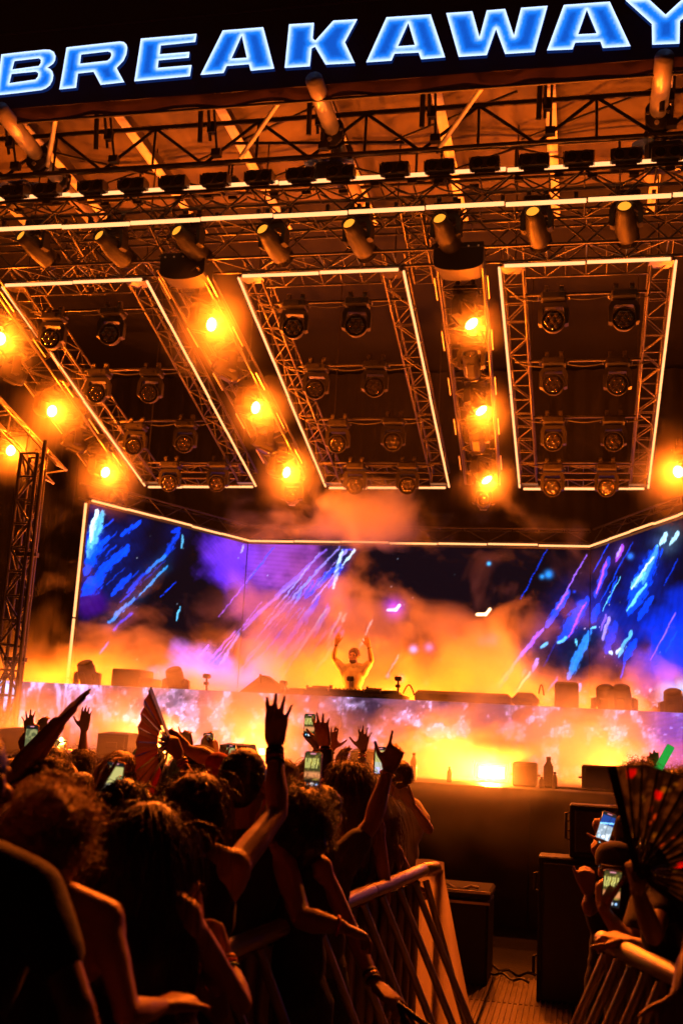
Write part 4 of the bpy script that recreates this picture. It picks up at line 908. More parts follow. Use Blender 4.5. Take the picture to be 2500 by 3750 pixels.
bar('corner_post', (-.78, 6.56, .02), (-.78, 6.56, 1.12), .022, K['rail'], es, 10)
bar('strut', (-.84, 6.40, 1.07), (-.50, 6.42, .05), .02, K['rail'], es, 10)
mb = MB(); mb.box((-.62, 6.55, .03), (.5, .4, .03)); mb.build('base_plate', K['track'], es)
# ================================================================== PEOPLE
SKIN = [mat('skin_tan', (.46, .25, .16), .48, 0, .14, 9, .12, 120), mat('skin_brown', (.30, .15, .09), .48, 0, .14, 9, .12, 120), mat('skin_fair', (.58, .36, .26), .48, 0, .12, 9, .12, 120)]
HAIRM = dict(black=mat('hair_black', (.012, .009, .008), .42, 0, .3, 40), brown=mat('hair_brown', (.075, .038, .02), .42, 0, .35, 40), fair=mat('hair_fair', (.26, .15, .07), .42, 0, .3, 40))
CLOTH = dict(black=mat('cloth_black', (.016, .015, .016), .9, 0, .3, 14, .25, 160, sheen=.1), navy=mat('cloth_navy', (.02, .025, .05), .9, 0, .3, 14, .25, 160), grey=mat('cloth_grey', (.10, .09, .085), .9, 0, .25, 14, .25, 160), red=mat('cloth_red', (.38, .02, .02), .85, 0, .25, 14, .25, 160), olive=mat('cloth_olive', (.09, .08, .045), .9, 0, .25, 14, .25, 160), white=mat('cloth_white', (.70, .68, .66), .85, 0, .12, 14, .2, 160), denim=mat('denim', (.035, .05, .09), .9, 0, .3, 30, .3, 200), tan=mat('cloth_tan', (.32, .22, .13), .9, 0, .25, 14, .25, 160))
SHOE = mat('shoe_leather', (.03, .028, .026), .5, 0, .3, 10)
BAND = dict(red=mat('band_red', (.55, .02, .03), .6), black=mat('band_black', (.015, .015, .015), .6), gold=mat('band_bead', (.55, .38, .10), .35, .5), green=mat('band_green', (.03, .22, .14), .5))
_tmp = bpy.data.collections.new('scratch')
def voxel_mesh(prims, vox, smooth=3, dec=.45, name='body', warp=None):
    """capsules (p, q, r0, r1) and ellipsoids (c, radii, R) fused into one continuous skin"""
    mb = MB()
    for pr in prims:
        if pr[0] == 'c':
            _, p, q, r0, r1 = pr; p, q = Vector(p), Vector(q)
            if (q-p).length < 1e-4: q = p+Vector((0, 0, 1e-3))
            n = 10; M, L = frame_to(p, q); prof = []
            for a in (-80, -50, -20): prof.append((r0*math.cos(math.radians(a)), r0*math.sin(math.radians(a))))
            for t in (.0, .5, 1.0): prof.append((r0+(r1-r0)*t, L*t))
            for a in (20, 50, 80): prof.append((r1*math.cos(math.radians(a)), L+r1*math.sin(math.radians(a))))
            mb.lathe(prof, M, n)
        else:
            _, c, r, R = pr; mb.ell(c, r, R, 14, 9)
    me = mb.mesh(name, []) if False else bpy.data.meshes.new(name)
    me.from_pydata(mb.v, [], mb.f); me.update()
    o = bpy.data.objects.new('scratch_body', me); COL.objects.link(o)
    rm = o.modifiers.new('r', 'REMESH'); rm.mode = 'VOXEL'; rm.voxel_size = vox; rm.use_smooth_shade = True
    if smooth: sm = o.modifiers.new('s', 'SMOOTH'); sm.factor = .5; sm.iterations = smooth
    if dec < 1: d = o.modifiers.new('d', 'DECIMATE'); d.ratio = dec
    dg = bpy.context.evaluated_depsgraph_get(); dg.update()
    out = bpy.data.meshes.new_from_object(o.evaluated_get(dg)); out.name = name
    bpy.data.objects.remove(o); bpy.data.meshes.remove(me)
    if warp:
        n = len(out.vertices); co = np.empty(n*3, np.float32); nr = np.empty(n*3, np.float32); out.vertices.foreach_get('co', co); out.vertices.foreach_get('normal', nr)
        co = co.reshape(-1, 3); nr = nr.reshape(-1, 3); co += nr*warp(co)[:, None]; out.vertices.foreach_set('co', co.ravel()); out.update()
    out.shade_smooth()
    return out
def place_mesh(name, me, mt, parent):
    me.materials.clear(); me.materials.append(mt)
    M = WM[parent.name]; me.transform(M.inverted()); o = bpy.data.objects.new(name, me); return reg(o, parent, M.copy())
def fold_warp(seed, amp=.008, fx=9, fz=4.5):
    def w(co): return amp*((fbm(co[:, 0]*fx+co[:, 1]*fx*.6+50, co[:, 2]*fz+seed+50, seed % 50, 3)-.5)*2).astype(np.float32)
    return w
def strand_mesh(name, roots, dirs, L, seg, rad, curl=0.0, grav=.5, freq=3.0, rng=None, stop=None):
    """hair strands as tapered three-sided threads; roots, dirs: n x 3"""
    n = len(roots); P = np.zeros((n, seg+1, 3)); P[:, 0] = roots; d = dirs.copy(); ph = rng.random(n)*6.28
    side = np.cross(d, rng.normal(size=(n, 3))); side /= np.linalg.norm(side, axis=1, keepdims=True)+1e-9; s2 = np.cross(d, side)
    for k in range(1, seg+1):
        d = d+np.array([0, 0, -grav])*(1.0/seg)*2+rng.normal(0, .10, (n, 3)); d /= np.linalg.norm(d, axis=1, keepdims=True)
        P[:, k] = P[:, k-1]+d*(L/seg)[:, None]
    if curl:
        t = np.linspace(0, 1, seg+1)[None, :]; a = ph[:, None]+t*freq*6.28
        P = P+(side[:, None]*np.cos(a)[..., None]+s2[:, None]*np.sin(a)[..., None])*curl*np.minimum(1, t*3)[..., None]
    T = np.gradient(P, axis=1); T /= np.linalg.norm(T, axis=2, keepdims=True)+1e-9
    A = np.cross(T, side[:, None]); A /= np.linalg.norm(A, axis=2, keepdims=True)+1e-9; B = np.cross(T, A)
    r = rad*(1-.75*np.linspace(0, 1, seg+1))[None, :, None]
    V = np.stack([P+(A*math.cos(x)+B*math.sin(x))*r for x in (0, 2.094, 4.189)], 2)
    idx = np.arange(n*(seg+1)*3).reshape(n, seg+1, 3); F = []
    for k in range(3):
        j = (k+1) % 3; F.append(np.stack([idx[:, :-1, k], idx[:, :-1, j], idx[:, 1:, j], idx[:, 1:, k]], -1).reshape(-1, 4))
    return V.reshape(-1, 3), np.concatenate(F)
def hand(prims, W, dirv, pn, th, s=1.0, curl=.25, spread=1.0, thumb=1.0, fingers=None):
    """palm, four unequal bent fingers and a thumb; th: +1 / -1 side of the thumb"""
    e1 = Vector(dirv).normalized(); pn = Vector(pn); e3 = (pn-e1*pn.dot(e1)).normalized(); e2 = e1.cross(e3)*th
    W = Vector(W); out = []
    fl = (.074, .082, .076, .060); lat = (.031, .0105, -.0105, -.030); fw_ = (.088, .093, .088, .079); ang = (9, 2, -5, -14)
    for k in range(4):
        c = curl if fingers is None else fingers[k]
        b0 = W+(e1*.008+e2*lat[k]*.62)*s; kn = W+(e1*fw_[k]+e2*lat[k])*s
        prims.append(('c', b0, kn, .0165*s, .0135*s)); prims.append(('c', b0+e3*.004*s, kn+e3*.003*s, .0165*s, .0130*s))
        a = math.radians(ang[k]*spread); d = e1*math.cos(a)+e2*math.sin(a); p = kn; r = (.0094, .0097, .0092, .0082)[k]*s; tot = 0
        for j, (fr, cc) in enumerate(((.45, .75), (.30, 1.0), (.25, .7))):
            tot += c*cc; dd = d*math.cos(tot)+e3*math.sin(tot); q = p+dd*fl[k]*fr*s*1.02; r1 = r*(.93, .92, .86)[j]
            prims.append(('c', p, q, r, r1)); p, r = q, r1
        out.append(p)
    b = W+(e1*.022+e2*.024)*s; a = math.radians(18+34*thumb); d = e1*math.cos(a)+e2*math.sin(a)+e3*.18
    q1 = b+d*.044*s; prims.append(('c', b, q1, .0165*s, .0125*s)); prims.append(('c', W+e1*.012*s, q1, .017*s, .0125*s)); prims.append(('c', q1, W+(e1*.070+e2*.026)*s, .009*s, .010*s))
    d2 = (d+e1*.45).normalized(); q2 = q1+d2*.034*s; q3 = q2+(d2+e1*.2+e3*.15*curl).normalized()*.027*s
    prims.append(('c', q1, q2, .0118*s, .0105*s)); prims.append(('c', q2, q3, .0105*s, .0082*s))
    return out
def ring(name, c, axis, r, th, mt, parent, h=None):
    M, _ = frame_to(Vector(c), Vector(c)+Vector(axis)); mb = MB(); h = h or th
    prof = [(r, -h), (r+th, -h*.6), (r+th, h*.6), (r, h)]; n = 18; vv = [M @ Vector((a*math.cos(6.2832*i/n), a*math.sin(6.2832*i/n), z)) for a, z in prof for i in range(n)]
    mb.add(vv, [(k*n+i, k*n+(i+1) % n, ((k+1) % 4)*n+(i+1) % n, ((k+1) % 4)*n+i) for k in range(4) for i in range(n)]); return mb.build(name, mt, parent, smooth=True)
NPER = 0
def person(label, head, Y, yaw=0.0, sex='m', hair='short', hcol='black', top='tee', tcol='black', bottom='denim', skin=0, arms=(), lean=0.0, tilt=0.0, build=1.0, group='people in the crowd', ground=0.0, hs=1.0, vox=None, hat=None, extra=None, sh_drop=0.0, hairlen=.42):
    global NPER; NPER += 1; seed = NPER; rng = np.random.default_rng(100+seed)
    hc = atY(head[0], head[1], Y) if len(head) == 2 else Vector(head)
    ya = math.radians(yaw); rv = Vector((math.cos(ya), math.sin(ya), 0)); fv = Vector((-math.sin(ya), math.cos(ya), 0)); up = Vector((0, 0, 1))
    top_z = hc.z+.115*hs; H = max(1.45, min(1.92, top_z-ground)); k = H/1.75
    t = thing('person', label, 'person', (hc.x-fv.x*.0, hc.y, ground), group)
    R = Matrix((rv, fv, up)).transposed()
    pr = []
    neck = Vector((hc.x, hc.y, hc.z-.17*hs))-fv*.03
    base = Vector((hc.x, hc.y, 0))-fv*(.02+lean)                    # body axis on the ground plan
    def bp(f, s, z): return base+rv*s+fv*f+up*(ground+z)
    sw = (.185 if sex == 'm' else .16)*k*build; zs = top_z-ground-.315*k-sh_drop; zh = .52*H
    ln = lambda z: lean*max(0, (z-zh)/(zs-zh))                       # forward lean grows upward
    SH = [bp(ln(zs), -sw, zs), bp(ln(zs), sw, zs)]
    A = {}
    for a in arms: A[a['side']] = a
    for i, sd in enumerate('LR'):
        if sd in A and 'sh' in A[sd]: SH[i] = atY(*A[sd]['sh'])
    mid = (SH[0]+SH[1])/2; spine_t = Vector((mid.x, mid.y, mid.z+.02)) if any('sh' in a for a in arms) else bp(ln(zs), 0, zs+.02)
    # head and neck
    Rh = R @ Matrix.Rotation(math.radians(tilt), 3, 'X')
    def hp(x, y, z): return hc+Rh @ Vector((x, y, z))*hs
    pr += [('e', hp(0, -.012, .018), (.074*hs, .094*hs, .098*hs), Rh), ('e', hp(0, .022, -.055), (.058*hs, .068*hs, .068*hs), Rh), ('e', hp(0, .052, -.095), (.030*hs, .026*hs, .022*hs), Rh),
           ('c', hp(0, .082, .012), hp(0, .108, -.030), .010*hs, .014*hs), ('e', hp(0, .078, .022), (.052*hs, .014*hs, .012*hs), Rh), ('e', hp(0, .085, -.068), (.024*hs, .010*hs, .011*hs), Rh)]
    for s in (-1, 1): pr += [('e', hp(s*.078, -.008, -.010), (.010*hs, .020*hs, .030*hs), Rh), ('e', hp(s*.045, .055, -.030), (.026*hs, .024*hs, .022*hs), Rh)]
    nk = .056 if sex == 'm' else .047
    pr += [('c', spine_t-up*.02, neck+fv*.02, nk*1.12*k, nk*k), ('c', neck+fv*.02, hp(0, -.01, -.06), nk*k, nk*k)]
    # trunk
    bw = (1.0 if sex == 'm' else .88)*build; zc = zs-.20*k
    chest = spine_t.lerp(bp(0, 0, zh), .38); belly = spine_t.lerp(bp(0, 0, zh), .72); hip = bp(0, 0, zh)
    trunk = [('e', chest+up*.05, (.165*bw*k, .108*bw*k, .19*k), R), ('e', belly, (.140*bw*k, .098*bw*k, .19*k), R), ('e', hip, (.160*(1 if sex == 'm' else 1.1)*k, .112*k, .14*k), R)]
    for s in SH: trunk += [('c', spine_t+up*.045*k, s+up*.008, .046*k, .050*k), ('c', chest+up*.11*k, s-up*.02, .085*k*bw, .056*k), ('c', chest-up*.03, s-up*.05, .075*k*bw, .045*k)]
    legs = []
    for s in (-1, 1):
        h = bp(0, s*.088*k, zh-.05*k); kn = bp(.02, s*.105*k, .27*H); an = bp(-.02, s*.11*k, .05*H)
        legs += [('c', h, kn, .083*k, .056*k), ('c', kn, an, .055*k, .037*k), ('c', kn.lerp(an, .22)-fv*.015, kn.lerp(an, .4), .05*k, .045*k)]
        pr += [('c', an, bp(.13, s*.115*k, .03), .035, .030)]
    pr += trunk+legs
    # arms
    sleeve = []; wr = []
    for i, sd in enumerate('LR'):
        a = A.get(sd); s0 = SH[i]; sgn = -1 if sd == 'L' else 1; hsz = (1.05 if sex == 'm' else .94)*(a or {}).get('hsz', 1.0)
        ar = (1.0 if sex == 'm' else .82)*k*build*(a or {}).get('thick', 1.0)
        if a is None:
            el = s0+rv*sgn*.06-up*.29*k-fv*.02; w = el+rv*sgn*.0-up*.23*k+fv*.08; hd = Vector((0, 0, -1))+fv*.25; pn = -rv*sgn; th = 1 if sd == 'L' else -1; hk = dict(curl=.45, spread=.3, thumb=.3)
        else:
            el = atY(*a['el']); w = atY(*a['wr']); tp = atY(*a['tip']); hd = tp-w; pn = Vector(a.get('pn', (0, 1, 0))); th = a.get('th', -sgn*1)
            hk = dict(curl=a.get('curl', .2), spread=a.get('spread', 1.0), thumb=a.get('thumb', 1.0), fingers=a.get('fingers'))
            e1 = hd.normalized(); e3 = (pn-e1*pn.dot(e1)); 
            if e3.length < .05: pn = pn+Vector((.3, .3, .3))
            # thumb side is asked for in the picture's sense: +1 = towards +x
            if 'thx' in a:
                e3 = (pn-e1*pn.dot(e1)).normalized(); e2 = e1.cross(e3); th = a['thx'] if e2.x > 0 else -a['thx']
        pr += [('e', s0, (.058*ar, .060*ar, .062*ar), R), ('c', s0, s0.lerp(el, .5), .052*ar, .049*ar), ('c', s0.lerp(el, .5), el, .047*ar, .039*ar), ('c', el, el.lerp(w, .30), .040*ar, .046*ar), ('c', el.lerp(w, .30), el.lerp(w, .72), .046*ar, .034*ar), ('c', el.lerp(w, .72), w, .034*ar, .0275*ar)]
        hand(pr, w+hd.normalized()*.012, hd, pn, th, hsz, **hk); wr.append((w, (w-el).normalized(), .030*ar, a))
        sl = dict(tee=.55, long=1.0, tank=0, crop=.0, bare=-1).get(top, .5)
        if sl > 0:
            e_ = s0.lerp(el, min(1, sl)); sleeve += [('c', s0, e_, .072*ar, .066*ar)]
            if top == 'long': sleeve += [('c', el, el.lerp(w, .9), .056*ar, .040*ar)]
    vx = vox or (.0068 if Y < 5 else .0078)
    place_mesh('body', voxel_mesh(pr, vx, 3, .36, 'body'), SKIN[skin], t)
    for (w, ax, r, a) in wr:
        for j, col in enumerate((a or {}).get('bands', ())): ring('bracelet', w-ax*(.012+.016*j), ax, r*1.05, .006, BAND[col], t, .006)
    # clothes
    gr = lambda L, d: [('c', p[1], p[2], p[3]+d, p[4]+d) if p[0] == 'c' else ('e', p[1], tuple(x+d for x in p[2]), p[3]) for p in L]
    if top != 'bare':
        sh = gr(trunk[:2], .016)+[('e', hip+up*.04, (.17*k, .125*k, .12*k), R)]
        if top in ('tee', 'long'): sh += gr([p for p in trunk[3:]], .013)+sleeve+[('c', spine_t+up*.03, spine_t+up*.02, .075*k, .08*k)]
        else:
            for s in SH: sh += [('c', chest+up*.08*k, spine_t.lerp(s, .52)+up*.012, .075*k, .045*k)]
        place_mesh('shirt' if top != 'tank' else 'tank_top', voxel_mesh(sh, .013, 4, .55, 'shirt', fold_warp(seed)), CLOTH[tcol], t)
    lg = gr(legs, .012)+gr(trunk[2:3], .010)
    place_mesh('trousers', voxel_mesh(lg, .016, 3, .4, 'trousers', fold_warp(seed+7, .006)), CLOTH[bottom], t)
    for s in (-1, 1):
        mb = MB(); mb.ell(bp(.06, s*.115*k, .045), (.048, .135, .045), R, 12, 8); mb.build('shoe', SHOE, t, smooth=True)
    # hair
    if hair != 'bald':
        hm = HAIRM[hcol]; thick = dict(short=.012, crop=.007, curly=.030, long=.018, updo=.030, bob=.022, afro=.05).get(hair, .014)
        hpr = [('e', hp(0, -.022, .030), ((.076+thick)*hs, (.090+thick)*hs, (.090+thick)*hs), Rh)]
        if hair in ('long', 'bob', 'curly', 'updo'): hpr += [('e', hp(0, -.040, -.03), ((.074+thick)*hs, (.070+thick)*hs, (.085+thick)*hs), Rh)]
        if hair in ('short', 'crop'): hpr += [('e', hp(0, -.045, -.025), (.064*hs, .055*hs, .060*hs), Rh)]
        if hair == 'long':
            hpr += [('c', hp(0, -.07, -.05), hp(0, -.10, -hairlen*.55), .085*hs, .095*hs), ('c', hp(0, -.10, -hairlen*.5), hp(0, -.12, -hairlen), .085*hs, .05*hs)]
            for s in (-1, 1): hpr += [('c', hp(s*.06, -.04, .0), hp(s*.085, -.06, -hairlen*.45), .045, .05), ('c', hp(s*.085, -.06, -hairlen*.45), hp(s*.075, -.09, -hairlen*.9), .05, .03)]
        if hair == 'updo': hpr += [('e', hp(-.02, -.105, .02), (.055, .05, .05), Rh), ('e', hp(.05, -.08, .06), (.05, .05, .045), Rh), ('e', hp(-.07, -.06, .05), (.05, .05, .045), Rh)]
        lump = {'curly': .016, 'updo': .014, 'afro': .014}.get(hair, .005)
        def hw(co, sd=seed): return (lump*((fbm(co[:, 0]*26+co[:, 1]*19+90, co[:, 2]*26+sd+90, sd % 40, 3)-.5)*2.2)).astype(np.float32)
        place_mesh('hair', voxel_mesh(hpr, .010, 3, .5, 'hair', hw), hm, t)
        ho = t.children[-1]
        near = max(.35, min(1.0, 5.0/Y)); ns = int(dict(short=700, crop=500, curly=800, long=900, updo=800, bob=800, afro=900).get(hair, 600)*near)
        v = rng.normal(size=(ns*3, 3)); v /= np.linalg.norm(v, axis=1, keepdims=True); v = v[(v[:, 2] > -.45) & ((v[:, 1] < .35) | (v[:, 2] > .35))][:ns]; ns = len(v)
        rad = np.array([.076+thick, .090+thick, .090+thick])*.97; loc = v*rad+np.array([0, -.022, .030]); RhN = np.array(Rh)
        roots = np.array(hc)+(loc*hs) @ RhN.T; nd = (v/rad); nd /= np.linalg.norm(nd, axis=1, keepdims=True); nd = nd @ RhN.T
        fwd = np.array(fv); lowd = np.array([0, 0, -1.0])
        kw = dict(short=(.028, 3, 0, .9, 1), crop=(.012, 2, 0, .3, 1), curly=(.075, 10, .010, .9, 2.6), long=(.34, 8, .006, 2.6, 1.2), updo=(.07, 8, .010, .6, 1.6), bob=(.16, 7, .005, 2.2, 1.3), afro=(.05, 8, .008, .1, 2.2)).get(hair, (.03, 3, 0, .8, 1))
        L = kw[0]*(.5+rng.random(ns)*.8)*hs; dd = nd*(.75 if hair in ('curly', 'afro', 'updo') else .35)+lowd*.25-fwd*.25+rng.normal(0, .22, (ns, 3)); dd /= np.linalg.norm(dd, axis=1, keepdims=True)
        Vs, Fs = strand_mesh('hair', roots, dd, L, kw[1], .0011+.00012*Y, kw[2], kw[3], kw[4], rng)
        me = bpy.data.meshes.new('hair_strand'); me.from_pydata(Vs.tolist(), [], Fs.tolist()); me.shade_smooth()
        o = place_mesh('hair_strand', me, hm, t); o['kind'] = 'stuff'
        # hang under the hair part
        o.parent = ho; WM[o.name] = WM[t.name].copy(); o.matrix_basis = Matrix.Identity(4)
    if hat:
        mb = MB(); M = Matrix.Translation(hp(0, -.012, .035)) @ Rh.to_4x4(); mb.lathe([(.099*hs, -.01), (.103*hs, .02), (.098*hs, .06), (.075*hs, .095), (.03*hs, .112), (.004, .114)], M, 24); c = mb.build('cap', CLOTH[hat], t, smooth=True)
        mb = MB(); b = -1 if (extra or {}).get('backcap') else 1
        mb.prism([(-.075, .06*b), (.075, .06*b), (.07, .13*b), (.04, .165*b), (-.04, .165*b), (-.07, .13*b)][::b], .008, M @ Matrix.Translation((0, 0, .0))); mb.build('cap_brim', CLOTH[hat], c)
    if extra and 'glasses' in extra:
        g_ = MB(); 
        for s in (-1, 1): g_.path([hp(s*.085, .02, .065), hp(s*.080, -.03, .070), hp(s*.075, -.09, .055)], .004, 5)
        g_.path([hp(.085, .02, .065), hp(.05, .065, .09), hp(0, .07, .095), hp(-.05, .065, .09), hp(-.085, .02, .065)], .008, 6)
        g_.build('sunglasses', K['plastic'], t)
    if extra and 'choker' in extra: ring('choker', neck+fv*.02+up*.03, (0, .15, 1), nk*k*1.02, .004, BAND[extra['choker']], t, .012)
    return t, hp
def arm(side, el, wr, tip, **k): return dict(side=side, el=el, wr=wr, tip=tip, **k)
# ------------------------------------------------------------------ phones
def phone_rgb(kind, n=(18, 36)):
    nx, ny = n; x, y = np.meshgrid(np.linspace(0, 1, nx), np.linspace(0, 1, ny)); out = np.zeros((ny, nx, 3))+.01
    a = fbm(x*5, y*9, kind+3)
    if kind == 0:    # stage seen small: frames above, orange smoke below
        out += np.array([.05, .038, .004]); out += (ss(.5, .75, a))[..., None]*np.array([.22, .16, .02])
        for x0, x1 in ((.06, .2), (.32, .5), (.62, .8)): out += (((abs(x-x0-(y-.7)*.2) < .03) | (abs(x-x1-(y-.7)*.2) < .03)) & (y > .55) & (y < .85))[..., None]*np.array([.8, .75, .2])
        b = (1-ss(.05, .13, abs(y-.36))); out = out*(1-b[..., None])+b[..., None]*np.array([.75, .28, .10]); out[y < .2] = .012
    elif kind == 1:  # bright pale screen
        out += np.array([.55, .50, .16]); out[y < .45] = (.55, .55, .42); out += ((y < .25)*ss(.4, .6, a))[..., None]*np.array([.1, .05, .6]); out[y > .9] = .012
    elif kind == 2:  # dim greenish
        out += np.array([.10, .11, .04]); out += ss(.5, .7, a)[..., None]*np.array([.25, .22, .08]); out[y > .86] = .012
    elif kind == 3:  # blue sign over pale crowd
        out += np.array([.01, .05, .30])+0*out; out[y < .55] = (.35, .45, .55); out += ((y < .5)*ss(.45, .7, a))[..., None]*.5; out += (abs(y-.62-(x-.5)*.14) < .03)[..., None]*np.array([.3, .8, 1.4]); out[y > .9] = .02
    elif kind == 4:  # white
        out += np.array([.60, .75, .75])
    else: out += np.array([.05, .02, .005])+ss(.5, .7, a)[..., None]*np.array([.3, .10, .01])
    if kind in (0, 2, 3, 5):
        for cx, c, r in ((.2, (.3, .8, 1.2), .05), (.5, (1.1, 1.1, 1.1), .08), (.8, (.5, .9, 1.6), .06)):
            d = np.hypot((x-cx), (y-.10)*2.0); out += (d < r*1.2)[..., None]*np.array(c)
    d = (abs(x-.5) < .16) & (y > .945) & (y < .985); out[d] = (1.0, .35, .45)
    return out
PHS = emit_attr('phone_screen_light', 1.1)
PCASE = [K['plastic'], mat('phone_case_tan', (.45, .25, .12), .5), mat('phone_case_gold', (.55, .38, .12), .4, .3)]
def phone(label, u, v, Y, w=.076, h=.158, kind=0, case=0, roll=0.0, pitch=0.0, yaw=0.0, group='phones held up in the crowd', flash=False):
    P = atY(u, v, Y); t = thing('phone', label, 'phone', P, group); V = math.radians
    # facing the camera's side of the place: the screen looks back along -y
    base = Matrix.Translation(P) @ Matrix.Rotation(V(roll), 4, 'Y') @ Matrix.Rotation(V(yaw), 4, 'Z') @ Matrix.Rotation(V(pitch), 4, 'X')
    mb = MB(); ou = [(w/2*sx*cx, h/2*sy*cy_) for sx, sy, cs in ((1, -1, ((.8, 1), (1, .9))), (1, 1, ((1, .9), (.8, 1))), (-1, 1, ((.8, 1), (1, .9))), (-1, -1, ((1, .9), (.8, 1)))) for cx, cy_ in cs]
    mb.prism(ou, .010, base @ Matrix.Rotation(math.pi/2, 4, 'X')); mb.build('case', PCASE[case], t)
    x = np.linspace(-w*.445, w*.445, 18); z = np.linspace(-h*.465, h*.465, 36); PP = np.zeros((36, 18, 3)); B = np.array(base)
    G = np.stack([np.broadcast_to(x, (36, 18)), np.full((36, 18), -.0062), np.broadcast_to(z[:, None], (36, 18))], -1); PP = G @ B[:3, :3].T+B[:3, 3]
    attr_grid('screen', PHS, PP, t, phone_rgb(kind))
    mb = MB(); mb.box((base @ Vector((w*.22, .007, h*.36))), (.03, .006, .03), base.to_3x3(), bev=.002); mb.build('camera_bump', K['plastic'], t)
    if flash:
        mb = MB(); mb.ell(base @ Vector((0, -.012, h*.5)), (.014, .008, .014), nu=10, nv=6); mb.build('torch_light', LENS_ON, t)
        ld = bpy.data.lights.new('torch_lamp', 'POINT'); ld.energy = 6; ld.color = (1, .45, .08); ld.shadow_soft_size = .02; o = bpy.data.objects.new('torch_lamp', ld); reg(o, t, Matrix.Translation(base @ Vector((0, -.04, h*.5))))
    return t
# ------------------------------------------------------------------ the performer
def Dd(u, v, d=0): return (u, v, 16.95+d)
dj, hp = person('performer in a white striped T-shirt behind the booth, both arms raised', (812, 1506), 16.95, yaw=176, sex='m', hair='short', hcol='brown', top='tee', tcol='white', bottom='black', skin=2, ground=1.44, tilt=-4, group=None, vox=.0068,
    arms=[dict(side='R', sh=Dd(787, 1537, .0), el=Dd(766, 1512), wr=Dd(772, 1480, -.05), tip=Dd(776, 1463, -.06), pn=(0, -1, 0), thx=1, curl=.10, spread=.6, thumb=.5, bands=('black',)),
          dict(side='L', sh=Dd(837, 1538, .0), el=Dd(853, 1517), wr=Dd(847, 1486, -.05), tip=Dd(842, 1468, -.06), pn=(0, -1, 0), thx=-1, curl=.10, spread=.6, thumb=.5, bands=('black',))])
if 'group' in dj: del dj['group']
mb = MB(); Rr = Matrix.Rotation(math.radians(176), 3, 'Z')
mb.ell(hp(0, .030, -.085), (.058, .066, .048), Rr, 14, 9); mb.build('beard', HAIRM['brown'], dj, smooth=True)
for s in (-1, 1):
    mb = MB(); mb.ell(hp(s*.031, .082, .004), (.016, .008, .005), Rr, 8, 6); mb.build('eye', HAIRM['black'], dj, smooth=True)
    mb = MB(); mb.ell(hp(s*.033, .086, .024), (.021, .008, .005), Rr, 8, 6); mb.build('eyebrow', HAIRM['brown'], dj, smooth=True)
# ------------------------------------------------------------------ the crowd
G1 = 'people in the crowd'
person('tall person in a loose black T-shirt, back turned, cut off by the picture edge', (-62, 1790), 2.3, yaw=-4, hair='crop', top='tee', tcol='black', skin=1, build=1.0,
       arms=[arm('R', (176, 2310, 2.25), (205, 2500, 2.4), (215, 2580, 2.45), sh=(84, 2058, 2.3), thick=.9)])
person('woman with a messy light updo and bare shoulders, back turned, one fist before her', (128, 1930), 2.62, yaw=-6, sex='f', hair='updo', hcol='fair', top='tank', tcol='black', skin=0, hs=.93,
       arms=[arm('R', (292, 2330, 2.50), (372, 2312, 2.68), (425, 2290, 2.78), sh=(242, 2118, 2.58), pn=(0, .3, -1), curl=1.1, spread=.1, thumb=.3, thx=1)])
person('woman with very long straight dark hair leaning one elbow on the barrier, back turned', (347, 1955), 3.0, yaw=-10, sex='f', hair='long', hcol='black', top='tank', tcol='black', skin=0, hairlen=.55,
       arms=[arm('R', (556, 2306, 3.2), (520, 2200, 3.3), (492, 2120, 3.35), sh=(428, 2110, 3.0), pn=(-.6, -.5, 0), curl=.75, spread=.3, thumb=.6, thx=-1, bands=('gold', 'red', 'green')),
             arm('L', (505, 2330, 3.1), (458, 2160, 3.15), (437, 2088, 3.15), sh=(306, 2115, 3.0), pn=(.6, .5, 0), curl=.5, spread=.3, thumb=.4, thx=1)])
person('person with wavy brown hair raising a bare arm with spread fingers and dark wristbands', (458, 1872), 3.6, yaw=-8, sex='m', hair='bob', hcol='brown', top='tank', tcol='black', skin=0,
       arms=[arm('R', (637, 1868, 3.9), (630, 1716, 4.0), (640, 1600, 4.02), sh=(540, 1992, 3.6), curl=.10, spread=1.25, thumb=-.4, thx=-1, bands=('black', 'black', 'red', 'black'), hsz=1.03)])
person('broad person with short black hair resting a red banded arm on the barrier', (563, 1800), 4.2, yaw=-6, sex='m', hair='crop', hcol='black', top='tank', tcol='navy', skin=1, hs=1.10, build=1.06,
       arms=[arm('R', (692, 2110, 3.95), (782, 2128, 4.0), (846, 2152, 4.1), sh=(650, 1975, 4.2), thick=.9, pn=(0, .2, -1), curl=.5, spread=.4, thumb=.5, thx=-1, bands=('red',))])
person('woman with a mass of black curls, one arm hanging over the barrier', (692, 1900), 4.3, yaw=8, sex='f', hair='curly', hcol='black', top='tank', tcol='black', skin=1, hs=1.08,
       arms=[arm('R', (806, 2135, 4.3), (860, 2258, 4.15), (905, 2302, 4.1), sh=(738, 1998, 4.3), pn=(-.5, .3, -.2), curl=.7, spread=.4, thumb=.4, thx=1, bands=('black', 'gold', 'black')),
             arm('L', (650, 1880, 4.5), (676, 1818, 4.75), (700, 1790, 4.78), sh=(640, 1985, 4.35), pn=(.4, .6, 0), curl=.7, spread=.2, thumb=.7, thx=1)])
phone('bright phone filming the stage frames, held over the black curls', 718, 1769, 4.72, .078, .160, 0, 2)
person('person behind the black curls stretching an arm up with the index finger pointing', (742, 1872), 4.8, yaw=-4, sex='m', hair='short', hcol='black', top='tee', tcol='grey', skin=0,
       arms=[arm('R', (853, 1892, 4.9), (890, 1772, 5.0), (908, 1722, 5.02), sh=(784, 1985, 4.8), curl=.3, spread=.9, thumb=1.2, thx=-1, fingers=(.02, 1.3, 1.4, 1.4), bands=('gold',), thick=1.05)])
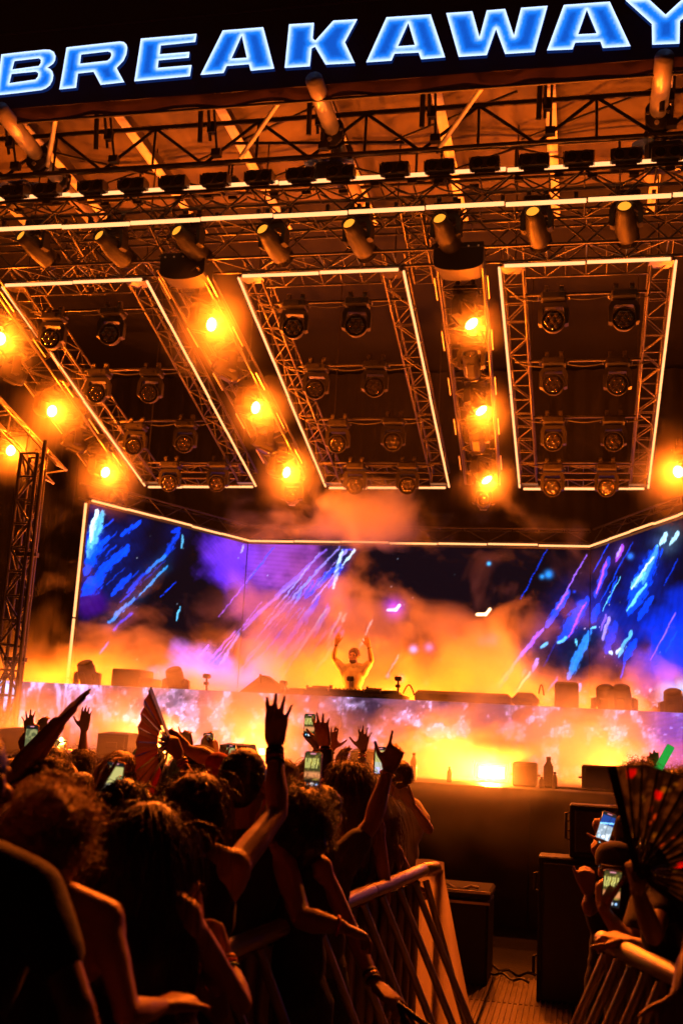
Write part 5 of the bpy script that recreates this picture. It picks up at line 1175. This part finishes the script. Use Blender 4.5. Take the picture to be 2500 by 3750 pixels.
phone('narrow phone turned edge on beside the pointing hand', 872, 1747, 6.4, .076, .158, 1, 0, yaw=35)
person('person with dark glasses on the head and a dark choker near the barrier', (797, 1808), 5.6, yaw=25, sex='f', hair='long', hcol='brown', top='tank', tcol='black', skin=0, extra=dict(glasses=1, choker='black'))
person('person in a pale shirt past the barrier end raising bent arms to the head', (922, 1787), 8.4, yaw=5, sex='m', hair='short', hcol='brown', top='tee', tcol='white', skin=0, vox=.0085,
       arms=[arm('R', (984, 1905, 8.35), (948, 1850, 8.3), (930, 1828, 8.3), sh=(950, 1855, 8.4), curl=.8, spread=.3, thumb=.3), arm('L', (893, 1868, 8.4), (900, 1800, 8.45), (900, 1772, 8.45), sh=(905, 1862, 8.4), curl=.3, spread=.4, bands=('gold',))])
person('woman with long loose hair leaning on the sheet covered end of the barrier', (866, 1868), 6.05, yaw=-12, sex='f', hair='long', hcol='brown', top='crop', tcol='black', skin=0, hairlen=.48,
       arms=[arm('R', (940, 2012, 6.2), (945, 2032, 6.4), (962, 2040, 6.45), sh=(908, 1962, 6.05), pn=(0, .2, -1), curl=.5, spread=.4, thx=-1)])
person('person with short curly hair raising a thick arm with a flat hand', (108, 1810), 4.8, yaw=-5, sex='m', hair='curly', hcol='brown', top='tee', tcol='olive', skin=0,
       arms=[arm('L', (34, 1790, 4.7), (132, 1664, 4.75), (208, 1580, 4.8), sh=(62, 1862, 4.75), pn=(.75, .4, .6), curl=.06, spread=.15, thumb=.1, thick=1.5, hsz=1.1, bands=())])
person('person with spread hands held high at the far edge of the crowd', (60, 1770), 7.4, yaw=0, sex='f', hair='bob', hcol='black', top='tee', tcol='black', skin=1,
       arms=[arm('L', (62, 1745, 7.4), (67, 1686, 7.4), (65, 1618, 7.4), sh=(40, 1800, 7.4), curl=.08, spread=2.2, thumb=1.4, thx=1), arm('R', (96, 1735, 7.4), (93, 1690, 7.35), (99, 1645, 7.35), sh=(82, 1800, 7.4), curl=.7, spread=1.0, thumb=1.3, thx=1)])
person('person behind the thick raised arm holding a phone in front of the spread hands', (28, 1795), 5.9, yaw=-5, sex='m', hair='short', hcol='brown', top='tee', tcol='navy', skin=0,
       arms=[arm('R', (40, 1790, 5.8), (62, 1735, 5.85), (58, 1700, 5.87), curl=.6, spread=.2, thumb=.8, thx=1, sh=(56, 1850, 5.9))])
phone('phone in a tan case with a dim green screen near the spread hands', 73, 1697, 5.85, .080, .158, 2, 1)
person('person with short frizzy hair lifting one open hand straight up', (193, 1767), 8.0, yaw=0, sex='m', hair='curly', hcol='brown', top='tee', tcol='grey', skin=0, vox=.0075,
       arms=[arm('R', (190, 1748, 8.0), (193, 1679, 8.0), (200, 1624, 8.0), sh=(222, 1808, 8.0), curl=.12, spread=.7, thumb=1.3, thx=-1)])
person('person in dark hair holding up a phone with its torch lit', (126, 1768), 6.4, yaw=0, sex='f', hair='bob', hcol='black', top='tee', tcol='black', skin=0,
       arms=[arm('R', (176, 1792, 6.4), (147, 1738, 6.5), (141, 1714, 6.55), curl=.7, spread=.2, thumb=.6, thx=-1, sh=(170, 1830, 6.4))])
phone('phone with its small torch glaring beside the thick raised arm', 139, 1726, 6.6, .074, .150, 5, 0, flash=True, yaw=20)
person('person with neat short hair and a bare ear beside the lit phone', (190, 1826), 5.9, yaw=-20, sex='m', hair='short', hcol='brown', top='tee', tcol='black', skin=0)
person('person with sunglasses pushed up on dark hair filming with a bright phone', (290, 1872), 4.1, yaw=-3, sex='f', hair='bob', hcol='black', top='tank', tcol='black', skin=0, extra=dict(glasses=1),
       arms=[arm('L', (212, 1905, 4.0), (226, 1815, 4.1), (240, 1778, 4.13), sh=(215, 1960, 4.1), pn=(.6, .5, 0), curl=.5, spread=.2, thumb=.8, thx=1)])
phone('phone with a very bright pale yellow screen over the dark hair', 262, 1796, 4.12, .078, .160, 1, 2, roll=3)
person('person with light brown loose hair behind the bright yellow phone', (282, 1790), 5.2, yaw=-8, sex='f', hair='bob', hcol='fair', top='tee', tcol='tan', skin=0)
person('person in a dark cap behind the red folding fan', (340, 1766), 6.5, yaw=0, sex='m', hair='crop', hcol='black', top='tee', tcol='black', skin=1, hat='black')
person('person holding up a large red folding fan in one fist', (412, 1860), 5.0, yaw=0, sex='f', hair='long', hcol='black', top='tank', tcol='red', skin=0,
       arms=[arm('R', (448, 1812, 5.0), (414, 1742, 5.0), (398, 1706, 4.98), sh=(462, 1900, 5.0), pn=(-.7, .3, .1), curl=1.0, spread=.1, thumb=.4, thx=-1, bands=('gold', 'red'))])
person('person in a dark round cap beyond the fist with the fan', (459, 1770), 6.2, yaw=0, sex='m', hair='crop', hcol='black', top='tee', tcol='navy', skin=0, hat='grey', extra=dict(backcap=1))
person('person mostly hidden, reaching one arm sideways toward the fan', (560, 1805), 5.2, yaw=-10, sex='m', hair='short', hcol='brown', top='tee', tcol='red', skin=0,
       arms=[arm('L', (478, 1740, 5.2), (430, 1722, 5.2), (408, 1706, 5.2), sh=(528, 1776, 5.2), curl=.5, spread=.3, thumb=.5, thx=-1)])
person('person hidden behind the fist, small hand with beads raised', (432, 1775), 7.0, yaw=0, sex='f', hair='bob', hcol='brown', top='tee', tcol='black', skin=0,
       arms=[arm('R', (440, 1770, 7.0), (436, 1722, 7.0), (426, 1684, 6.98), sh=(448, 1810, 7.0), curl=.4, spread=1.0, thumb=1.2, thx=-1, fingers=(.1, .9, 1.0, .9), bands=('gold', 'gold'))])
person('person with both hands framing an upright phone', (478, 1782), 7.5, yaw=0, sex='m', hair='short', hcol='black', top='tee', tcol='black', skin=0,
       arms=[arm('L', (448, 1775, 7.4), (462, 1735, 7.4), (466, 1705, 7.42), sh=(450, 1815, 7.5), pn=(.8, .3, 0), curl=.5, spread=.2, thumb=.5, thx=1), arm('R', (508, 1775, 7.4), (496, 1735, 7.4), (491, 1705, 7.42), sh=(508, 1818, 7.5), pn=(-.8, .3, 0), curl=.5, spread=.2, thumb=.5, thx=-1)])
phone('upright phone with a dark brown screen held in two hands', 478, 1709, 7.4, .078, .150, 5, 0)
person('person hidden behind the broad short haired one, holding a dim phone', (545, 1790), 8.0, yaw=0, sex='f', hair='bob', hcol='black', top='tee', tcol='grey', skin=0,
       arms=[arm('L', (508, 1788, 7.9), (516, 1757, 7.9), (519, 1732, 7.92), sh=(518, 1822, 8.0), pn=(.8, .3, 0), curl=.5, spread=.2, thumb=.5, thx=1)])
phone('small phone with a grainy green screen beside the short black hair', 530, 1734, 7.9, .076, .15, 2, 0)
person('person with short messy hair next to the raised arm with bands', (650, 1795), 6.2, yaw=10, sex='m', hair='short', hcol='brown', top='tee', tcol='black', skin=0)
person('person whose raised bent hand and dark banded forearm stand behind the bright phone', (750, 1830), 6.0, yaw=0, sex='m', hair='short', hcol='black', top='long', tcol='black', skin=0,
       arms=[arm('R', (744, 1812, 6.0), (748, 1716, 6.0), (732, 1645, 5.98), sh=(782, 1870, 6.0), pn=(.2, 1, 0), curl=.18, spread=1.4, thumb=1.0, thx=-1, bands=('red', 'black'))])
person('person holding a phone up beside the bent hand, wrist in thin bracelets', (715, 1790), 7.3, yaw=0, sex='f', hair='bob', hcol='brown', top='tee', tcol='black', skin=0,
       arms=[arm('R', (733, 1775, 7.3), (727, 1718, 7.3), (720, 1684, 7.3), sh=(742, 1825, 7.3), pn=(-.4, .8, 0), curl=.5, spread=.2, thumb=.6, thx=-1, bands=('gold', 'red'))])
phone('phone with a dark screen and round buttons held beside the bent hand', 711, 1667, 7.28, .078, .160, 0, 0)
person('person with one relaxed hand raised behind the bent hand', (762, 1800), 7.6, yaw=0, sex='f', hair='short', hcol='brown', top='tee', tcol='grey', skin=0,
       arms=[arm('R', (756, 1785, 7.6), (760, 1725, 7.6), (766, 1660, 7.6), sh=(778, 1830, 7.6), curl=.2, spread=.8, thumb=1.5, thx=1, bands=('black',))])
person('person with a cupped hand raised and the thumb stretched away', (752, 1852), 6.5, yaw=0, sex='f', hair='bob', hcol='brown', top='tank', tcol='black', skin=0,
       arms=[arm('R', (763, 1860, 6.45), (775, 1773, 6.5), (792, 1714, 6.5), sh=(786, 1912, 6.5), pn=(.3, 1, 0), curl=.35, spread=.2, thumb=1.7, thx=1)])
person('person raising one wide open hand with many bracelets on the wrist', (818, 1822), 7.5, yaw=0, sex='f', hair='short', hcol='brown', top='tee', tcol='black', skin=0,
       arms=[arm('R', (828, 1805, 7.5), (832, 1726, 7.5), (838, 1668, 7.5), sh=(850, 1855, 7.5), curl=.06, spread=1.7, thumb=1.5, thx=-1, bands=('gold', 'red', 'gold', 'gold'))])
person('person partly hidden between the fan and the barrier, light hair tied back', (520, 1836), 5.4, yaw=0, sex='f', hair='updo', hcol='fair', top='tee', tcol='tan', skin=0)
# ------------------------------------------------------------------ the other side of the aisle
person('dark figure at the far barrier raising a big patterned fan', (1562, 1905), 4.4, yaw=12, sex='f', hair='long', hcol='black', top='tee', tcol='black', skin=1,
       arms=[arm('L', (1500, 2150, 3.95), (1462, 2042, 3.6), (1450, 1998, 3.52), sh=(1528, 2050, 4.35), pn=(.6, .4, 0), curl=1.1, spread=.1, thumb=.3, thx=1), arm('R', (1585, 2190, 3.95), (1552, 2290, 3.75), (1538, 2345, 3.7), sh=(1600, 2070, 4.4), curl=.4, spread=.2)])
person('dark figure leaning over the far barrier with a phone in an outstretched hand', (1510, 1985), 4.9, yaw=18, sex='m', hair='short', hcol='black', top='tee', tcol='black', skin=0,
       arms=[arm('L', (1450, 2180, 4.65), (1384, 2088, 4.75), (1386, 2045, 4.78), sh=(1474, 2080, 4.85), pn=(.5, .6, .1), curl=.7, spread=.2, thumb=.7, thx=1), arm('R', (1530, 2196, 4.35), (1452, 2166, 4.42), (1418, 2156, 4.45), sh=(1545, 2085, 4.8), pn=(0, .2, -1), curl=.9, spread=.2, thx=-1)])
phone('low phone filming in yellow light beyond the far barrier', 1404, 2042, 4.76, .076, .15, 0, 0, roll=4)
person('person in a cap bending forward past the far barrier', (1412, 2000), 6.0, yaw=0, sex='m', hair='crop', hcol='brown', top='tee', tcol='black', bottom='black', skin=0, hat='grey', lean=.0, extra=dict(backcap=1),
       arms=[arm('L', (1352, 2090, 5.85), (1350, 2055, 5.9), (1348, 2018, 5.92), curl=1.0, spread=.2, thumb=.3, sh=(1386, 2060, 6.0)), arm('R', (1426, 2060, 6.0), (1388, 1985, 6.15), (1378, 1958, 6.18), sh=(1436, 2060, 6.0), curl=.6, spread=.2)])
phone('half hidden phone with a white screen above the cap', 1389, 1960, 6.2, .076, .15, 4, 0)
person('person behind the fan lifting a tilted phone with the blue sign on it', (1470, 1815), 6.3, yaw=0, sex='f', hair='curly', hcol='brown', top='tee', tcol='black', skin=0,
       arms=[arm('L', (1408, 1985, 6.2), (1404, 1940, 6.2), (1384, 1912, 6.18), sh=(1432, 1900, 6.3), pn=(.2, .9, .2), curl=.6, spread=.3, thumb=.9, thx=-1)])
phone('tilted phone in a gold case showing the blue sign', 1391, 1898, 6.15, .078, .150, 3, 2, roll=17)
person('person with a loose hair top behind the patterned fan, holding a green light stick', (1556, 1822), 7.0, yaw=0, sex='f', hair='updo', hcol='fair', top='tee', tcol='grey', skin=0,
       arms=[arm('L', (1510, 1835, 7.0), (1502, 1790, 7.0), (1498, 1738, 7.0), sh=(1528, 1865, 7.0), curl=.25, spread=.5, thumb=.6, thx=1)])
P, Q = atY(1496, 1792, 6.93), atY(1540, 1713, 6.93); st = thing('light_stick', 'foam light stick glowing green, held up above the patterned fan', 'light stick', P)
GSM = emit('stick_light', (.03, .50, .06), .75); mb = MB(); M, L = frame_to(P, Q); mb.lathe([(.022, 0), (.024, .01), (.024, L-.008), (.021, L)], M, 18); mb.build('foam_tube', GSM, st, smooth=True)
mb = MB(); mb.lathe([(.0, L+.001), (.018, L+.002)], M, 16); mb.build('open_end', CLOTH['olive'], st)
# ------------------------------------------------------------------ folding fans
def fan(label, piv, Y, R0, R1, a0, a1, n, turn, rgbf, lean=0.0, rib_m=None):
    """folding fan: n ribs from angle a0 to a1 (degrees, 90 = up) round the pivot, plane turned about the vertical"""
    P = atY(*piv, Y); t = thing('folding_fan', label, 'fan', P, 'folding fans'); B = Matrix.Rotation(math.radians(turn), 3, 'Z') @ Matrix.Rotation(math.radians(lean), 3, 'X')
    def pt(r, a, off=0.0): return P+B @ Vector((r*math.cos(a), off, r*math.sin(a)))
    A_ = [math.radians(a0+(a1-a0)*i/(n-1)) for i in range(n)]
    for i, a in enumerate(A_):
        d = (pt(1, a)-P).normalized(); s = d.cross(B @ Vector((0, 1, 0))); g = i in (0, n-1); w = .016 if g else .006
        mb = MB(); q = pt(R1 if g else R1*.985, a); o = B @ Vector((0, .004 if i % 2 else -.004, 0)); th = B @ Vector((0, .0025 if g else .0012, 0))
        vs_ = [P+o+s*w*.5+th, P+o-s*w*.5+th, P+o-s*w*.5-th, P+o+s*w*.5-th, q+o+s*w*(.9 if g else .5)+th, q+o-s*w*(.9 if g else .5)+th, q+o-s*w*(.9 if g else .5)-th, q+o+s*w*(.9 if g else .5)-th]
        mb.add(vs_, [(0, 1, 2, 3), (7, 6, 5, 4), (0, 4, 5, 1), (1, 5, 6, 2), (2, 6, 7, 3), (3, 7, 4, 0)]); mb.build('guard_stick' if g else 'rib', rib_m or K['plastic'], t)
    m_ = (n-1)*6; nr = 26; PP = np.zeros((nr, m_+1, 3)); rr = np.linspace(R0, R1, nr); uu = np.linspace(0, 1, m_+1)
    for j in range(m_+1):
        a = math.radians(a0+(a1-a0)*uu[j]); off = .010*(abs((uu[j]*(n-1)) % 1-.5)*2-.5)
        for i in range(nr): PP[i, j] = pt(rr[i], a, off*(rr[i]/R1))
    me = bpy.data.meshes.new('fan_leaf'); idx = np.arange(nr*(m_+1)).reshape(nr, m_+1); F = np.stack([idx[:-1, :-1], idx[:-1, 1:], idx[1:, 1:], idx[1:, :-1]], -1).reshape(-1, 4)
    me.from_pydata((PP.reshape(-1, 3)-np.array(P)).tolist(), [], F.tolist()); col = rgbf(np.broadcast_to(rr[:, None]/R1, (nr, m_+1)), np.broadcast_to(uu[None], (nr, m_+1)))
    ca = me.color_attributes.new('Col', 'FLOAT_COLOR', 'POINT'); ca.data.foreach_set('color', np.concatenate([col.reshape(-1, 3), np.ones((nr*(m_+1), 1))], 1).astype(np.float32).ravel())
    me.materials.append(FANM); o = bpy.data.objects.new('fan_leaf', me); reg(o, t, Matrix.Translation(P)); ring('pivot_pin', P, B @ Vector((0, 1, 0)), .004, .004, K['alu'], t); return t
FANM = bpy.data.materials.new('fan_cloth'); FANM.use_nodes = True; nt = FANM.node_tree; b_ = nt.nodes['Principled BSDF']; b_.inputs['Roughness'].default_value = .8
vc = nt.nodes.new('ShaderNodeVertexColor'); vc.layer_name = 'Col'; nt.links.new(vc.outputs[0], b_.inputs['Base Color'])
tr = nt.nodes.new('ShaderNodeBsdfTranslucent'); nt.links.new(vc.outputs[0], tr.inputs[0]); mx = nt.nodes.new('ShaderNodeMixShader'); mx.inputs[0].default_value = .45; nt.links.new(b_.outputs[0], mx.inputs[1]); nt.links.new(tr.outputs[0], mx.inputs[2]); nt.links.new(mx.outputs[0], nt.nodes['Material Output'].inputs['Surface'])
def red_fan(r, u):
    c = np.zeros(r.shape+(3,))+np.array([.30, .10, .045]); c = c*(.8+.4*fbm(u*20, r*6, 4))[..., None]; k = ((u > .80) & (u < .93)); c[k] = (.55, .02, .02); k = (u > .45) & (u < .55); c[k] = (.36, .05, .04); return c
fan('large red and brown folding fan held up over the crowd', (392, 1708), 5.0, .15, .385, 141, 246, 12, 88, red_fan)
def dark_fan(r, u):
    c = np.zeros(r.shape+(3,))+np.array([.016, .015, .014]); X, Yy = u*34, r*17
    n_ = fbm(X*.9, Yy*.9, 8); c += (ss(.5, .66, n_)*.06)[..., None]*np.array([1.0, .9, .5])
    rng = np.random.default_rng(5)
    for i in range(46):
        cx, cy_, s = rng.random()*34, 6+rng.random()*11, .45+rng.random()*.4; kind = i % 3; d = np.hypot((X-cx)*.85, Yy-cy_)
        if kind == 0: x, y = (X-cx)/s/1.0, (Yy-cy_)/s; k = (x*x+(y-.55*np.abs(x)**.6)**2) < .9; col = (.75, .015, .03)
        elif kind == 1: a = np.arctan2(Yy-cy_, (X-cx)*.85); k = d < s*(.62+.34*np.cos(a*5)); col = (.26, .32, .04)
        else: k = d < s*.55; col = (.42, .16, .06)
        c[k] = col
    return c
fan('big dark folding fan printed with red hearts and green stars', (1462, 2003), 3.5, .10, .312, 104, -32, 17, -14, dark_fan)
def black_fan(r, u): return np.zeros(r.shape+(3,))+np.array([.012, .012, .012])
fan('black folding fan hanging from the hand over the barrier', (915, 2305), 4.08, .10, .30, -22, -60, 7, -25, black_fan)
# ================================================================== AIR: haze and smoke
def smoke(name, lo, hi, blobs, dens, nscale, thr, label=None, seed=0.0, col=(.9, .9, .9), aniso=.2, amp=1.9):
    """stage smoke: a volume whose density is cloudy noise shaped by soft banks (centre, radii)"""
    mt = bpy.data.materials.new(name); mt.use_nodes = True; nt = mt.node_tree; nt.nodes.clear(); N = nt.nodes; L = nt.links
    def math_(op, a, b=None, c=None, clamp=False):
        n = N.new('ShaderNodeMath'); n.operation = op; n.use_clamp = clamp
        for i, x in enumerate((a, b, c)):
            if x is None: continue
            if isinstance(x, (int, float)): n.inputs[i].default_value = x
            else: L.new(x, n.inputs[i])
        return n.outputs[0]
    tc = N.new('ShaderNodeNewGeometry'); pos = tc.outputs['Position']
    tot = None
    for c, r in blobs:
        s = N.new('ShaderNodeVectorMath'); s.operation = 'SUBTRACT'; L.new(pos, s.inputs[0]); s.inputs[1].default_value = c
        d = N.new('ShaderNodeVectorMath'); d.operation = 'DIVIDE'; L.new(s.outputs[0], d.inputs[0]); d.inputs[1].default_value = r
        l = N.new('ShaderNodeVectorMath'); l.operation = 'DOT_PRODUCT'; L.new(d.outputs[0], l.inputs[0]); L.new(d.outputs[0], l.inputs[1])
        g_ = math_('EXPONENT', math_('MULTIPLY', l.outputs['Value'], -1.0))
        tot = g_ if tot is None else math_('MAXIMUM', tot, g_)
    mp = N.new('ShaderNodeMapping'); L.new(pos, mp.inputs[0]); mp.inputs['Location'].default_value = (seed, seed*.7, 0); mp.inputs['Scale'].default_value = (1, .8, 1.15)
    nz = N.new('ShaderNodeTexNoise'); nz.inputs['Scale'].default_value = nscale; nz.inputs['Detail'].default_value = 4.5; nz.inputs['Roughness'].default_value = .56; nz.inputs['Distortion'].default_value = .5
    L.new(mp.outputs[0], nz.inputs['Vector'])
    v = math_('ADD', math_('MULTIPLY', tot, 1.0), math_('MULTIPLY', math_('SUBTRACT', nz.outputs['Fac'], .5), amp))
    v = math_('MULTIPLY', math_('SUBTRACT', v, thr), 1/(1-thr), clamp=False)
    v = math_('MAXIMUM', v, 0.0); v = math_('MULTIPLY', math_('MULTIPLY', v, math_('POWER', tot, .5)), dens)
    pv = N.new('ShaderNodeVolumePrincipled'); pv.inputs['Color'].default_value = (*col, 1); pv.inputs['Anisotropy'].default_value = aniso; L.new(v, pv.inputs['Density'])
    o = N.new('ShaderNodeOutputMaterial'); L.new(pv.outputs[0], o.inputs['Volume'])
    mb = MB(); c = [(a+b)/2 for a, b in zip(lo, hi)]; mb.box(c, [b-a for a, b in zip(lo, hi)])
    ob = mb.build('smoke', mt); tag(ob, label, kind='stuff'); return ob
smoke('smoke_behind', (-11.9, 15.92, 1.42), (4.5, 22.9, 6.6),
      [((-9.7, 18.5, 1.7), (2.4, 2.3, 1.6)), ((-6.9, 20.2, 1.5), (2.4, 2.0, 1.5)), ((-3.6, 19.3, 1.8), (1.6, 1.7, 2.0)), ((-2.2, 19.3, 2.1), (1.9, 1.8, 2.0)), ((-.6, 19.2, 1.6), (1.5, 1.8, 1.6)), ((.7, 18.4, 1.6), (1.1, 1.5, 1.3)), ((-4.9, 20.5, 3.4), (1.5, 1.5, 1.5)), ((-4.3, 20.6, 5.9), (1.5, 1.5, .55)),
       ((-6.6, 16.25, 2.3), (1.8, .45, .55)), ((-9.4, 16.25, 2.2), (1.3, .45, .6)), ((-1.3, 16.3, 2.4), (1.4, .45, .55)), ((.5, 16.2, 2.35), (1.0, .45, .5))],
      1.8, .72, .31, 'orange lit stage smoke drifting round the performer', 3.0, amp=2.4)
smoke('smoke_front', (-11.9, 12.1, 1.42), (4.5, 15.72, 3.3),
      [((-7.0, 14.4, 1.5), (2.6, 1.0, .9)), ((-4.2, 14.6, 1.5), (1.9, 1.0, .95)), ((-1.6, 14.3, 1.5), (1.6, 1.2, .85)), ((.2, 14.3, 1.5), (1.3, 1.2, .85)), ((-9.6, 14.6, 1.5), (1.4, 1.0, .9)), ((-5.75, 14.9, 1.6), (.8, .5, .5)), ((-4.4, 15.2, 2.1), (1.3, .5, .7)), ((-.6, 15.2, 2.2), (1.5, .5, .65)), ((-6.5, 12.8, 1.5), (2.2, .5, .4)), ((-1.6, 12.7, 1.5), (2.0, .5, .35))],
      1.35, .85, .24, 'orange lit smoke rolling over the stage front', 11.0, amp=1.7)
smoke('lamp_glare_smoke', (-2.3, 13.3, 1.42), (.1, 15.3, 2.7), [((-1.10, 14.22, 1.60), (.62, .55, .48))], 6.0, 1.2, .25, 'dense puff of smoke added for the glare of the blinding floor lamp', 2.0, amp=.9)  # added puff that spreads the lamp into a soft glare
smoke('smoke_pit', (-2.8, 9.2, .02), (1.8, 11.9, 1.9), [((-1.1, 11.3, 1.25), (1.1, .8, .55)), ((.1, 11.4, 1.15), (.8, .6, .45))], .35, 1.2, .22, 'thin smoke spilling from the stage edge into the pit', 5.0)
def spt(x, s_, h=0): return tuple(sp(x, s_, h))
MOV = [o for o in bpy.data.objects if o.name.split('.')[0] == 'lens_lamp']
bpy.context.view_layer.update()
LP_ = [o.matrix_world.translation.copy() for o in MOV]
for nm, sel in (('mast side', [p for p in LP_ if p.x < -7.5]), ('middle', [p for p in LP_ if -7.5 < p.x < -3.5]), ('far side', [p for p in LP_ if p.x > -3.5])):
    lo_ = [min(p[i] for p in sel)-1.4 for i in range(3)]; hi_ = [max(p[i] for p in sel)+1.4 for i in range(3)]
    smoke('lamp_bloom_smoke', lo_, hi_, [(tuple(p), tuple(random.uniform(.8, 1.2)*(.40 if -2.5 < p.x < 0 else .58) for _ in range(3))) for p in sel], .42, 1.3, .10, 'smoke puffs added as glow round the moving lights, '+nm, 7.0, amp=.7)  # puffs placed at each lit lamp, standing in for lens bloom
hz = bpy.data.materials.new('haze_air'); hz.use_nodes = True; nt = hz.node_tree; nt.nodes.clear()
pv = nt.nodes.new('ShaderNodeVolumePrincipled'); pv.inputs['Color'].default_value = (.9, .9, .9, 1); pv.inputs['Density'].default_value = .00014; pv.inputs['Anisotropy'].default_value = .0
on_ = nt.nodes.new('ShaderNodeOutputMaterial'); nt.links.new(pv.outputs[0], on_.inputs['Volume'])
mb = MB(); mb.box((-4, 8, 6.0), (150, 150, 14.2)); tag(mb.build('haze', hz), kind='stuff')
